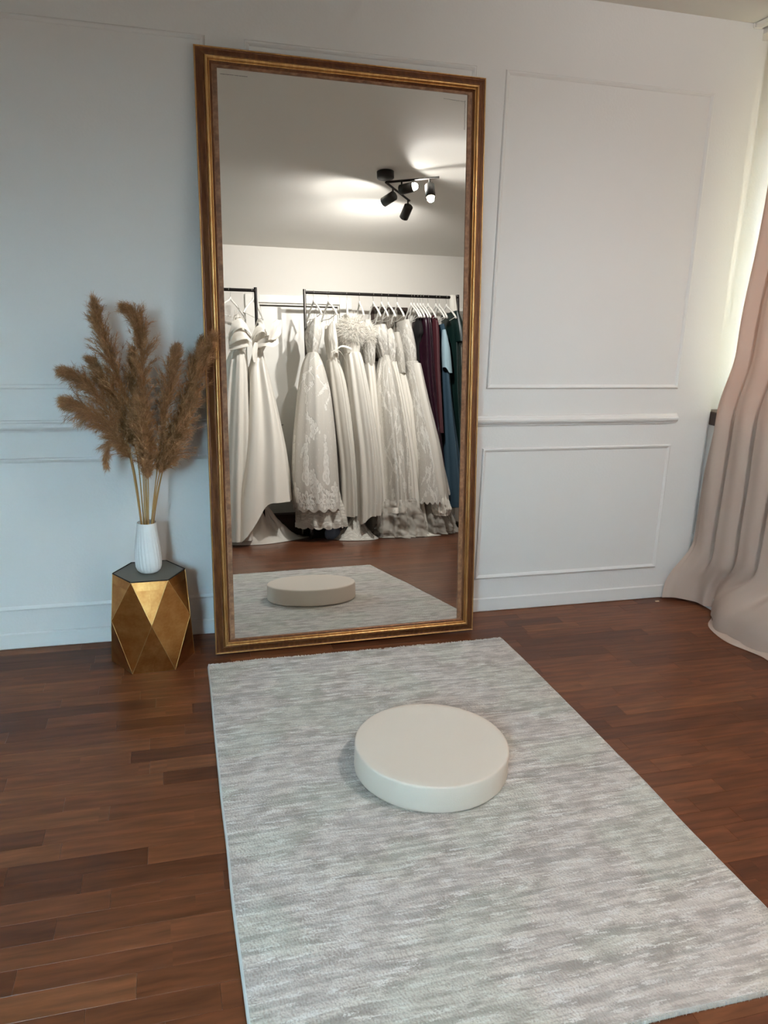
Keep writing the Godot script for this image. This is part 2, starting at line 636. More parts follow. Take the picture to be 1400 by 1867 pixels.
func window(called: String, x: float, z0: float, z1: float, y0: float, y1: float) -> Node3D:
	var o := Node3D.new()
	o.name = called
	add_child(o)
	o.set_meta("kind", "structure")
	var w := 0.06
	part("window_frame", boxes([
		[Vector3(x - 0.03, y0, z0), Vector3(x + 0.03, y0 + w, z1)], [Vector3(x - 0.03, y1 - w, z0), Vector3(x + 0.03, y1, z1)],
		[Vector3(x - 0.03, y0 + w, z0), Vector3(x + 0.03, y1 - w, z0 + w)], [Vector3(x - 0.03, y0 + w, z1 - w), Vector3(x + 0.03, y1 - w, z1)],
		[Vector3(x - 0.03, y0 + w, (z0 + z1) / 2 - 0.025), Vector3(x + 0.03, y1 - w, (z0 + z1) / 2 + 0.025)]], 0.004), M.white_paint, o)
	for s in [[z0 + w, (z0 + z1) / 2 - 0.025], [(z0 + z1) / 2 + 0.025, z1 - w]]:
		part("pane", boxes([[Vector3(x - 0.003, y0 + w, s[0]), Vector3(x + 0.003, y1 - w, s[1])]]), M.glass, o)
	return o


func windows() -> void:
	var w1 := window("window_1", 0.0, WX[0], WX[1], WY[0], WY[1])  # out of view, gives the bluish daylight on the left of the mirror wall
	w1.position = Vector3(0, 0, Z_BACK + 0.2)
	w1.rotation.y = PI / 2
	part("window_sill", boxes([[Vector3(-0.03, WY[0] - 0.025, WX[0] - 0.03), Vector3(0.24, WY[0], WX[1] + 0.03)]], 0.004), M.white_paint, w1)
	var w2 := window("window_2", X_RIGHT + 0.29, -RECESS - 0.065, 1.4, 0.945, 2.565)
	part("window_sill", boxes([[Vector3(X_RIGHT - 0.002, 0.88, -RECESS + 0.001), Vector3(X_RIGHT + 0.26, 0.945, 1.4)]], 0.004), M.sill, w2)
	# added behind the curtain, unseen: translucent cloths that dim and warm the window light
	var t := Node3D.new()
	t.name = "added_roller_blind"
	w2.add_child(t, true)
	t.position.x = X_RIGHT + 0.235
	var rows := []
	for i in 30:
		var r := PackedVector3Array()
		for k in 24:
			r.append(Vector3(0.002 * sin(k * 0.9), 2.515 - 1.545 * i / 29.0, 0.0 + 1.388 * k / 23.0))
		rows.append(r)
	var st := begin()
	grid(st, rows)
	part("added_blind_cloth", done(st), M.added_blind, t)
	rows = []
	for i in 30:
		var r := PackedVector3Array()
		for k in 4: r.append(Vector3(0.006, 2.515 - 1.545 * i / 29.0, -RECESS + 0.002 + (RECESS - 0.002) * k / 3.0))
		rows.append(r)
	st = begin()
	grid(st, rows)
	part("added_glow_strip", done(st), M.added_sheer, t)  # added to throw a narrow warm band of light on the reveal
	st = begin()
	tube(st, [Vector3(0, 2.535, 0.0), Vector3(0, 2.535, 1.395)], 0.022, 12)
	part("roller", done(st), M.white_paint, t)  # belongs to the added window cover
	part("added_bottom_bar", boxes([[Vector3(-0.008, 0.948, 0.0), Vector3(0.008, 0.972, 1.388)]], 0.004), M.white_paint, t)


func back_wall_details() -> void:
	# white door behind the rails with its casing
	var d := Node3D.new()
	d.name = "door_1"
	add_child(d)
	d.set_meta("kind", "structure")
	var z := Z_BACK
	part("casing", boxes([
		[Vector3(0.847, 0, z - 0.02), Vector3(0.966, 2.18, z)], [Vector3(1.712, 0, z - 0.02), Vector3(1.831, 2.18, z)],
		[Vector3(0.966, 2.107, z - 0.02), Vector3(1.712, 2.18, z)]], 0.004), M.white_paint, d)
	part("stop_bead", boxes([
		[Vector3(0.966, 0, z + 0.005), Vector3(0.978, 2.107, z + 0.03)], [Vector3(1.70, 0, z + 0.005), Vector3(1.712, 2.107, z + 0.03)],
		[Vector3(0.978, 2.093, z + 0.005), Vector3(1.70, 2.107, z + 0.03)]], 0.002), M.white_paint, d)
	part("door_leaf", boxes([[Vector3(0.978, 0.006, z + 0.022), Vector3(1.70, 2.082, z + 0.062)]], 0.003), M.white_paint, d)
	var st := begin()
	tube(st, [Vector3(1.03, 1.02, z + 0.02), Vector3(1.03, 1.02, z - 0.03), Vector3(1.05, 1.02, z - 0.04), Vector3(1.15, 1.02, z - 0.04)], 0.008, 8)
	part("door_handle", done(st), M.wire, d)
	var e := Node3D.new()
	e.name = "door_2"
	add_child(e)
	e.set_meta("kind", "structure")
	part("casing", boxes([[Vector3(2.83, 2.05, z - 0.022), Vector3(3.4, 2.115, z)], [Vector3(2.83, 0, z - 0.018), Vector3(2.89, 2.05, z)]], 0.004), M.white_paint, e)
	part("door_leaf", boxes([[Vector3(2.89, 0, z - 0.012), Vector3(3.39, 2.05, z)]], 0.003), M.white_paint, e)
	var t := thing("framed_picture", "dark framed picture hanging on the back wall behind the white gowns", "picture", Vector3(2.195, 1.84, z))
	st = begin()
	frame_ring(st, 0.36, 0.50, [Vector2(0, 0), Vector2(0, 0.022), Vector2(0.028, 0.022), Vector2(0.03, 0.008)], false)
	var f := part("frame", done(st), M.box_brown, t, Vector3(0, -0.24, 0))
	f.rotation.y = PI
	part("print", boxes([[Vector3(-0.15, -0.21, -0.008), Vector3(0.15, 0.23, -0.004)]]), M.art, t)


func px_of(p: Vector3) -> Vector2:
	var q: Vector3 = cam.transform.affine_inverse() * p
	if q.z > -0.05: return Vector2(-9999, -9999)
	var f := 933.5 / tan(deg_to_rad(cam.fov) / 2.0)
	return Vector2(700 + f * q.x / -q.z, 933.5 - f * q.y / -q.z)


func floor_boards() -> void:
	# strip parquet laid parallel to the mirror wall: each visible board a part, the rest one mesh
	var fl := get_node("floor")
	var r := RandomNumberGenerator.new()
	r.seed = 19
	var w := 0.068
	var list := []
	var row := 0
	var z := 0.0
	while z < Z_BACK:
		var x := X_LEFT - r.randf() * 0.4
		while x < X_RIGHT_FAR:
			var l: float = [0.27, 0.34, 0.41, 0.48, 0.55, 0.62][r.randi() % 6]
			var x0 := maxf(x, X_LEFT)
			var x1 := minf(x + l, X_RIGHT_FAR)
			if x1 - x0 > 0.02:
				var c := Vector3((x0 + x1) / 2, 0, z + w / 2)
				var near := 9e9
				for e in [Vector3(x0, 0, z + w), Vector3(x1, 0, z + w), c]:
					var p := px_of(e)
					if p.x > -20 and p.x < 1420 and p.y < 1890 and p.y > 0: near = minf(near, cam.position.distance_to(e))
				var hidden := x0 > 0.13 and x1 < 1.32 and z > 0.34 and z + w < 2.1
				if near > 100 and c.x > 0.5 and c.x < 2.7 and c.z > 2.2 and c.z < 3.6: near = 10.0 + cam.position.distance_to(c)
				list.append([near + (1000.0 if hidden else 0.0), x0, x1, z, minf(z + w, Z_BACK), r.randi() % 7, r.randf(), r.randf()])
			x += l
		z += w
		row += 1
	list.sort_custom(func(p, q): return p[0] < q[0])
	var rest := []
	for i in 7: rest.append(begin())
	for i in list.size():
		var b: Array = list[i]
		var single: bool = i < 298 and b[0] < 900.0
		var st: SurfaceTool = begin() if single else rest[b[5]]
		board(st, b[1], b[2], b[3], b[4], b[6], b[7])
		if single:
			part("floor_board", done(st), M["board%d" % b[5]], fl)
	for i in 7:
		tag(part("far_floor_boards", done(rest[i]), M["board%d" % i], fl), "", "", "", "stuff")


func board(st: SurfaceTool, x0: float, x1: float, z0: float, z1: float, ou: float, ov: float) -> void:
	st.set_smooth_group(-1)
	var g := 0.0002
	var c := 0.0004
	var h := 0.0
	var lo := -0.0125
	var o := [Vector3(x0 + g, h - c, z0 + g), Vector3(x1 - g, h - c, z0 + g), Vector3(x1 - g, h - c, z1 - g), Vector3(x0 + g, h - c, z1 - g)]
	var i := [Vector3(x0 + g + c, h, z0 + g + c), Vector3(x1 - g - c, h, z0 + g + c), Vector3(x1 - g - c, h, z1 - g - c), Vector3(x0 + g + c, h, z1 - g - c)]
	var uv := func(p: Vector3) -> Vector2: return Vector2((p.x - x0) * 1.1 + ou, (p.z - z0) * 2.2 + ov)
	tri(st, i[0], i[1], i[2], uv.call(i[0]), uv.call(i[1]), uv.call(i[2]))
	tri(st, i[0], i[2], i[3], uv.call(i[0]), uv.call(i[2]), uv.call(i[3]))
	for k in 4:
		var n := (k + 1) % 4
		tri(st, o[k], o[n], i[n], uv.call(o[k]), uv.call(o[n]), uv.call(i[n]))
		tri(st, o[k], i[n], i[k], uv.call(o[k]), uv.call(i[n]), uv.call(i[k]))
		var d0 := Vector3(o[k].x, lo, o[k].z)
		var d1 := Vector3(o[n].x, lo, o[n].z)
		tri(st, d0, d1, o[n], uv.call(o[k]), uv.call(o[n]), uv.call(o[n]))
		tri(st, d0, o[n], o[k], uv.call(o[k]), uv.call(o[n]), uv.call(o[k]))


# ---------------------------------------------------------------- the mirror
func mirror() -> void:
	var t := thing("floor_mirror", "tall gilt-framed mirror leaning against the panelled wall", "mirror")
	var n := Vector3(0.0201, 0.0895, 0.9958).normalized()
	var r := Vector3(cos(0.0202), 0, -sin(0.0202))
	var up := n.cross(r).normalized()
	r = up.cross(n).normalized()
	t.transform = Transform3D(Basis(r, up, n), Vector3(0.7, 0.007, 0.2291))
	var W := 1.127
	var H := 2.278
	var st := begin()
	# dark outer moulding: thin lip, hollow, slope up to the bead
	frame_ring(st, W, H, [Vector2(0.012, -0.008), Vector2(0.0, -0.008), Vector2(0.0, -0.002)], false)
	frame_ring(st, W, H, [Vector2(0.006, -0.001), Vector2(0.009, -0.003), Vector2(0.013, 0.000), Vector2(0.018, 0.004), Vector2(0.024, 0.008), Vector2(0.029, 0.013), Vector2(0.032, 0.015), Vector2(0.034, 0.013)])
	part("outer_moulding", done(st), M.bole, t)
	st = begin()
	frame_ring(st, W, H, [Vector2(0.0, -0.002), Vector2(0.001, 0.001), Vector2(0.003, 0.0025), Vector2(0.005, 0.001), Vector2(0.006, -0.001)])
	part("gilt_lip", done(st), M.gold, t)
	st = begin()
	var bead := [Vector2(0.034, 0.013)]
	for i in 11:
		var a := PI * i / 10.0
		bead.append(Vector2(0.0415 - 0.0065 * cos(a), 0.014 + 0.0095 * sin(a)))
	frame_ring(st, W, H, bead)
	var bead2 := []
	for i in 8:
		var a := PI * i / 7.0
		bead2.append(Vector2(0.0505 - 0.0022 * cos(a), 0.0135 + 0.003 * sin(a)))
	frame_ring(st, W, H, [Vector2(0.048, 0.014), bead2[0]])
	frame_ring(st, W, H, bead2)
	part("gilt_bead", done(st), M.gold, t)
	st = begin()
	frame_ring(st, W, H, [Vector2(0.0527, 0.0135), Vector2(0.055, 0.009), Vector2(0.058, 0.006)])
	frame_ring(st, W, H, [Vector2(0.058, 0.006), Vector2(0.060, 0.0045)], false)
	part("inner_hollow", done(st), M.bole, t)
	st = begin()
	var lo_o := Vector2(-W / 2 + 0.060, 0.060)
	var hi_o := Vector2(W / 2 - 0.060, H - 0.060)
	var lo_i := Vector2(-W / 2 + 0.0790, 0.0605)
	var hi_i := Vector2(W / 2 - 0.0775, H - 0.069)
	for q in [[lo_o, hi_o, 0.0045, lo_i, hi_i, 0.0045], [lo_i, hi_i, 0.0045, lo_i + Vector2(0.001, 0.001), hi_i - Vector2(0.001, 0.001), 0.0]]:
		var oc := [Vector3(q[0].x, q[0].y, q[2]), Vector3(q[1].x, q[0].y, q[2]), Vector3(q[1].x, q[1].y, q[2]), Vector3(q[0].x, q[1].y, q[2])]
		var ic := [Vector3(q[3].x, q[3].y, q[5]), Vector3(q[4].x, q[3].y, q[5]), Vector3(q[4].x, q[4].y, q[5]), Vector3(q[3].x, q[4].y, q[5])]
		for k in 4: face(st, [oc[k], oc[(k + 1) % 4], ic[(k + 1) % 4], ic[k]], Vector3.BACK)
	part("worn_wood_rebate", done(st), M.oldwood, t)
	part("mirror_glass", boxes([[Vector3(-W / 2 + 0.07, 0.055, -0.005), Vector3(W / 2 - 0.07, H - 0.06, 0.0)]]), M.mirror, t)
	part("backing_board", boxes([[Vector3(-W / 2 + 0.012, 0.012, -0.012), Vector3(W / 2 - 0.012, H - 0.012, -0.0055)]]), M.backing, t)
	# scratched silvering along the top edge
	st = begin()
	var rr := RandomNumberGenerator.new()
	rr.seed = 5
	var x1 := W / 2 - 0.078
	var y1 := H - 0.078
	for i in 26:
		var y := y1 - 0.015 - i * 0.0042
		var x := x1 - 0.012 + rr.randf_range(-0.001, 0.001)
		box(st, Vector3(x, y, 0.0), Vector3(x + 0.003, y + 0.002, 0.0003))
	for i in 30:
		box(st, Vector3(x1 - 0.014 - i * 0.003, y1 - 0.018 + i * 0.00012 + rr.randf_range(-0.0004, 0.0004), 0.0), Vector3(x1 - 0.0115 - i * 0.003, y1 - 0.0168 + i * 0.00012, 0.0003))
		box(st, Vector3(-x1 + 0.012 + i * 0.0033, y1 - 0.012 + rr.randf_range(-0.0006, 0.0006), 0.0), Vector3(-x1 + 0.015 + i * 0.0033, y1 - 0.0106, 0.0003))
	tag(part("scratched_silvering", done(st), M.silver_wear, t), "", "", "", "stuff")


# ---------------------------------------------------------------- rug and stool
func rug() -> void:
	var t := thing("rug", "pale grey streaked rug with short fringes in front of the mirror", "rug")
	var x0 := 0.106
	var x1 := 1.352
	var z0 := 0.338
	var z1 := 2.137
	var wob := noise(1.2, 2, 71)
	var edge := func(u: float, v: float) -> Vector3:
		var x := lerpf(x0, x1, u)
		var z := lerpf(z0, z1, v)
		x += 0.010 * wob.get_noise_2d(z * 1.0, 3.0) * (0.5 if u < 0.5 else 1.0) + (0.012 * sin(PI * v) if u > 0.5 else -0.004 * sin(PI * v)) * absf(u - 0.5) * 2.0
		z += 0.006 * wob.get_noise_2d(x * 1.5, 9.0)
		var y := 0.0115 + 0.0012 * wob.get_noise_2d(x * 9.0, z * 9.0)
		return Vector3(x, y, z)
	var rows := []
	var N := 60
	var K := 90
	for i in K + 1:
		var r := PackedVector3Array()
		for j in N + 1:
			var u := float(j) / N
			var v := float(i) / K
			var p: Vector3 = edge.call(u, v)
			r.append(p)
		rows.append(r)
	var st := begin()
	grid(st, rows)
	part("pile", done(st), M.rug, t)
	# bound edges down to the floor
	st = begin()
	for side in 2:
		var rr := []
		for k in 6:
			var r := PackedVector3Array()
			for i in K + 1:
				var p: Vector3 = rows[i][0 if side == 0 else N]
				var a := PI / 2 * k / 5.0
				r.append(Vector3(p.x + (-1 if side == 0 else 1) * 0.006 * sin(a), p.y * cos(a) * 1.03 + 0.0004, p.z))
			rr.append(r)
		grid(st, rr)
	for side in 2:
		var rr := []
		for k in 4:
			var r := PackedVector3Array()
			for j in N + 1:
				var p: Vector3 = rows[0 if side == 0 else K][j]
				var a := PI / 2 * k / 3.0
				r.append(Vector3(p.x, p.y * cos(a) + 0.0004, p.z + (-1 if side == 0 else 1) * 0.004 * sin(a)))
			rr.append(r)
		grid(st, rr)
	part("bound_edge", done(st), M.rug_edge, t)
	for side in 2:
		st = begin()
		var r2 := RandomNumberGenerator.new()
		r2.seed = 80 + side
		for i in 1000:
			var u := (i + r2.randf()) / 1000.0
			var p: Vector3 = edge.call(u, float(side))
			var dz := -1.0 if side == 0 else 1.0
			var l := r2.randf_range(0.010, 0.026) * (1.0 if side == 0 else 0.35)
			var w := 0.0016
			var lean := r2.randf_range(-0.008, 0.008)
			var a := p + Vector3(0, -0.001, 0)
			var b := p + Vector3(lean * 0.5, -0.004 + r2.randf_range(0, 0.005), dz * l * 0.6)
			var c := p + Vector3(lean, -0.0105 + r2.randf_range(0, 0.003), dz * l)
			var s := Vector3(w, 0, 0)
			var v := Vector3(0, w, 0)
			st.set_smooth_group(-1)
			for q in [s, v]:
				tri(st, a - q, a + q, b + q); tri(st, a - q, b + q, b - q)
				tri(st, b - q, b + q, c)
		tag(part("fringe", done(st), M.fringe, t), "", "", "", "stuff")


func disc() -> void:
	var t := thing("display_disc", "low round cream platform standing on the rug", "platform", Vector3(0.74, 0.0125, 1.188))
	var R := 0.239
	var H := 0.087
	var pr := [Vector2(0.0, 0.0), Vector2(R - 0.012, 0.0), Vector2(R - 0.004, 0.002), Vector2(R - 0.001, 0.006), Vector2(R, 0.012), Vector2(R, H * 0.4), Vector2(R, H - 0.007), Vector2(R - 0.001, H - 0.003), Vector2(R - 0.003, H - 0.001), Vector2(R - 0.007, H), Vector2(R - 0.03, H - 0.001), Vector2(R * 0.6, H - 0.004), Vector2(R * 0.3, H - 0.0052), Vector2(0.0, H - 0.0055)]
	var wob := noise(3.0, 2, 77)
	var st := begin()
	lathe(st, pr, 128, Vector3.ZERO, func(a, y): return 1.0 + 0.004 * wob.get_noise_3d(cos(a), sin(a), y * 6.0))
	part("drum", done(st), M.foam, t)


# ---------------------------------------------------------------- plinth, vase, grasses
func plinth_and_vase() -> void:
	var c := Vector3(-0.106, 0, 0.193)
	var t := thing("side_table", "faceted brass hexagonal side table beside the mirror", "table", c)
	t.rotation.y = deg_to_rad(1.5)
	var H := 0.366
	var top := []
	var mid := []
	var low := []
	for i in 6:
		var a := TAU * i / 6.0
		var b := TAU * (i + 0.5) / 6.0
		top.append(Vector3(cos(a) * 0.136, H, sin(a) * 0.136))
		low.append(Vector3(cos(a) * 0.160, 0.0, sin(a) * 0.160))
		mid.append(Vector3(cos(b) * 0.169, H * 0.56, sin(b) * 0.169))
	var st := begin()
	for i in 6:
		var j := (i + 1) % 6
		var h := (i + 5) % 6
		var o: Vector3 = mid[i]
		face(st, [top[i], top[j], mid[i]], Vector3(o.x, 0.05, o.z))
		face(st, [low[i], low[j], mid[i]], Vector3(o.x, -0.05, o.z))
		var v: Vector3 = top[i]
		face(st, [top[i], mid[i], mid[h]], Vector3(v.x, 0, v.z))
		face(st, [low[i], mid[i], mid[h]], Vector3(v.x, 0, v.z))
	var ring := []
	for p in low: ring.append(p)
	face(st, ring, Vector3.DOWN)
	part("faceted_body", done(st), M.brass, t)
	# soldered seams along the facet edges
	st = begin()
	for i in 6:
		for e in [[top[i], mid[i]], [top[(i + 1) % 6], mid[i]], [mid[i], low[i]], [mid[i], low[(i + 1) % 6]]]:
			tube(st, [e[0], e[0].lerp(e[1], 0.5), e[1]], 0.0011, 6)
	part("seams", done(st), M.brass_edge, t)
	st = begin()
	for i in 6:
		tube(st, [top[i], top[(i + 1) % 6]], 0.0022, 6)
	part("top_rim", done(st), M.dark, t)
	st = begin()
	var a := []
	var b := []
	for p in top:
		a.append(Vector3(p.x * 0.99, H - 0.0005, p.z * 0.99))
	face(st, a, Vector3.UP)
	part("top_plate", done(st), M.slate, t)

	var v := thing("vase", "white swirl-ribbed vase holding the dried grasses", "vase", Vector3(-0.106, H, 0.196))
	var pr := [Vector2(0.0, 0.0), Vector2(0.028, 0.0), Vector2(0.036, 0.003), Vector2(0.044, 0.011), Vector2(0.0485, 0.024), Vector2(0.050, 0.045), Vector2(0.0495, 0.07), Vector2(0.048, 0.095), Vector2(0.0455, 0.12), Vector2(0.0425, 0.145), Vector2(0.0395, 0.17), Vector2(0.0372, 0.19), Vector2(0.0365, 0.199), Vector2(0.0352, 0.201), Vector2(0.0335, 0.199), Vector2(0.033, 0.18), Vector2(0.036, 0.12), Vector2(0.036, 0.06), Vector2(0.0, 0.05)]
	st = begin()
	lathe(st, pr, 308, Vector3.ZERO, func(ang, y): return 1.0 + (0.07 * smoothstep(0.0, 0.012, y) * (1.0 - 0.8 * smoothstep(0.1, 0.2, y))) * (pow(absf(sin((ang + y * 1.6) * 11.0)), 0.7) - 0.7))
	part("ribbed_body", done(st), M.porcelain, v)


func grass(path: Array, foot: Vector3, width: float, count: int, dark: float, sd: int, label: String, droop := 0.3) -> void:
	var t := thing("pampas_grass", label, "dried grass", foot, "dried pampas stems in the white vase")
	var base: Vector3 = path[0]
	var st := begin()
	var pts := []
	var c := Vector3(-0.106, 0.567, 0.196)
	var off := Vector3(base.x - c.x, 0, base.z - c.z)
	var mouth := c + off.normalized() * minf(off.length() * 0.3, 0.022) + Vector3(foot.x - c.x, 0, foot.z - c.z) * 0.35
	for p in curve([foot, mouth, base, base.lerp(path[1], 0.6)], 20): pts.append(p - foot)
	var rad := []
	for i in 20: rad.append(lerpf(0.0030, 0.0017, i / 19.0))
	tube(st, pts, rad, 7)
	part("stem", done(st), M.stem, t)
	# the plume: fine drooping strands round the axis
	var r := RandomNumberGenerator.new()
	r.seed = sd
	var ax := curve(path, 40)
	st = begin()
	st.set_smooth_group(-1)
	var sprigs := int(count / 11.0)
	for i in sprigs:
		var s := (i + r.randf()) / sprigs
		var s9 := s * 0.9
		var k := mini(int(s9 * 39.0), 38)
		var p: Vector3 = ax[k].lerp(ax[k + 1], s9 * 39.0 - k)
		var d: Vector3 = (ax[mini(k + 3, 39)] - ax[maxi(k - 3, 0)]).normalized()
		var rnd := Vector3(r.randfn(), r.randfn(), r.randfn())
		var out := (rnd - d * rnd.dot(d)).normalized()
		var env := pow(sin(PI * clampf(s * 0.78 + 0.20, 0, 1)), 0.8)
		var L := width * r.randf_range(0.5, 1.45) * (0.40 + 0.95 * env)
		var dir := (d * r.randf_range(0.9, 1.4) + out * r.randf_range(0.15, 0.75) * (0.3 + 0.7 * env)).normalized()
		var v0 := r.randf_range(0.72, 1.12) * dark
		var q: Vector3 = p - foot
		var fall := r.randf_range(0.15, 1.0) * droop
		var hairs := int(66 * r.randf_range(0.7, 1.25))
		var steps := 9
		var spine := [q]
		for g in steps:
			dir = (dir + Vector3(0, -fall * 0.16, 0) + Vector3(r.randfn(), r.randfn(), r.randfn()) * 0.05).normalized()
			spine.append(spine[g] + dir * L / steps)
		for hh in hairs:
			var u := pow(r.randf(), 0.8) * (steps - 0.01)
			var g := int(u)
			var a: Vector3 = spine[g].lerp(spine[g + 1], u - g)
			var tg: Vector3 = (spine[g + 1] - spine[g]).normalized()
			var rr := Vector3(r.randfn(), r.randfn(), r.randfn())
			var o := (rr - tg * rr.dot(tg)).normalized()
			var l := r.randf_range(0.012, 0.034)
			var h1 := a + (tg * 0.9 + o * r.randf_range(0.2, 1.3)).normalized() * l * 0.55
			var h2 := h1 + (tg * 0.7 + o * 0.4 + Vector3(r.randfn(), r.randfn() - 0.9, r.randfn()) * 0.6).normalized() * l * 0.55
			var side := o.cross(tg).normalized() * r.randf_range(0.0003, 0.0007)
			var v := v0 * r.randf_range(0.8, 1.2)
			st.set_color(Color(0.46 * v, 0.225 * v, 0.095 * v).lerp(Color(0.61 * v, 0.34 * v, 0.165 * v), u / steps * r.randf()))
			tri(st, a - side * 0.6, a + side * 0.6, h1 + side)
			tri(st, a - side * 0.6, h1 + side, h1 - side)
			tri(st, h1 - side, h1 + side, h2)
		st.set_color(Color(0.38 * v0, 0.19 * v0, 0.08 * v0))
		for g in steps:
			var sd2: Vector3 = (spine[g + 1] - spine[g]).cross(rnd).normalized() * 0.0006
			tri(st, spine[g] - sd2, spine[g] + sd2, spine[g + 1] + sd2)
			tri(st, spine[g] - sd2, spine[g + 1] + sd2, spine[g + 1] - sd2)
	tag(part("plume", done(st), M.plume, t), "", "", "", "stuff")


func pampas() -> void:
	var B := Vector3(-0.106, 0.44, 0.196)
	var f := func(x: float, z: float) -> Vector3: return B + Vector3(x, 0, z)
	grass([Vector3(-0.112, 0.892, .2), Vector3(-0.18, 1.115, .2), Vector3(-0.224, 1.27, .2), Vector3(-0.243, 1.385, .2)], f.call(-0.012, 0.0), 0.060, 2600, 0.98, 101, "tallest pampas plume, leaning left above the vase")
	grass([Vector3(-0.097, 0.787, .205), Vector3(-0.098, 1.0, .205), Vector3(-0.090, 1.2, .2), Vector3(-0.10, 1.31, .2), Vector3(-0.142, 1.366, .2)], f.call(0.004, 0.004), 0.056, 3000, 1.0, 102, "pampas plume with its top curled over to the left, above the vase centre", 0.5)
	grass([Vector3(-0.154, 0.833, .21), Vector3(-0.235, 1.02, .21), Vector3(-0.30, 1.105, .21), Vector3(-0.357, 1.146, .21)], f.call(-0.016, 0.01), 0.050, 2000, 0.97, 103, "pampas plume reaching farthest left, with a narrow tip", 0.6)
	grass([Vector3(-0.145, 0.82, .23), Vector3(-0.225, 0.945, .23), Vector3(-0.30, 1.01, .23), Vector3(-0.345, 1.034, .23)], f.call(-0.014, 0.016), 0.056, 2200, 1.0, 104, "lowest pampas plume on the left side, with ragged drooping strands", 0.9)
	grass([Vector3(-0.09, 0.745, .26), Vector3(-0.094, 0.89, .262), Vector3(-0.1, 1.03, .255)], f.call(0.008, 0.018), 0.060, 2600, 1.02, 105, "short fluffy pampas plume hanging lowest at the front, over the vase mouth", 0.5)
	grass([Vector3(-0.058, 0.769, .22), Vector3(-0.019, 1.0, .22), Vector3(0.012, 1.13, .22), Vector3(0.03, 1.227, .22)], f.call(0.012, 0.006), 0.056, 2600, 0.98, 106, "upright pampas plume with a pointed tip, right of the vase")
	grass([Vector3(-0.039, 0.76, .2), Vector3(0.05, 1.0, .2), Vector3(0.115, 1.16, .2), Vector3(0.162, 1.272, .2)], f.call(0.018, 0.0), 0.062, 3000, 1.0, 107, "broad pampas plume leaning right across the mirror frame")
	grass([Vector3(-0.05, 0.763, .25), Vector3(0.019, 0.898, .25), Vector3(0.08, 1.06, .25)], f.call(0.014, 0.014), 0.060, 2400, 0.95, 108, "short dense pampas plume at the right, below the broad one", 0.5)
	grass([Vector3(-0.106, 0.816, .14), Vector3(-0.128, 1.047, .13), Vector3(-0.128, 1.21, .13)], f.call(-0.002, -0.018), 0.050, 1800, 0.85, 109, "pampas plume at the back of the bunch, seen between the two tall ones")
	grass([Vector3(-0.13, 0.85, .185), Vector3(-0.205, 1.05, .18), Vector3(-0.266, 1.18, .18)], f.call(-0.010, -0.008), 0.052, 2200, 0.95, 110, "pampas plume tucked between the tallest and the farthest left one")
	grass([Vector3(-0.029, 0.79, .13), Vector3(0.07, 1.08, .12), Vector3(0.128, 1.256, .12)], f.call(0.010, -0.018), 0.046, 1600, 0.85, 111, "slim pampas plume at the back right, close to the wall")
	grass([Vector3(-0.15, 0.86, .24), Vector3(-0.19, 0.895, .24), Vector3(-0.225, 0.87, .24), Vector3(-0.235, 0.80, .24)], f.call(-0.012, 0.02), 0.036, 500, 1.0, 112, "small wisp of pampas bent down at the left of the bunch", 0.8)


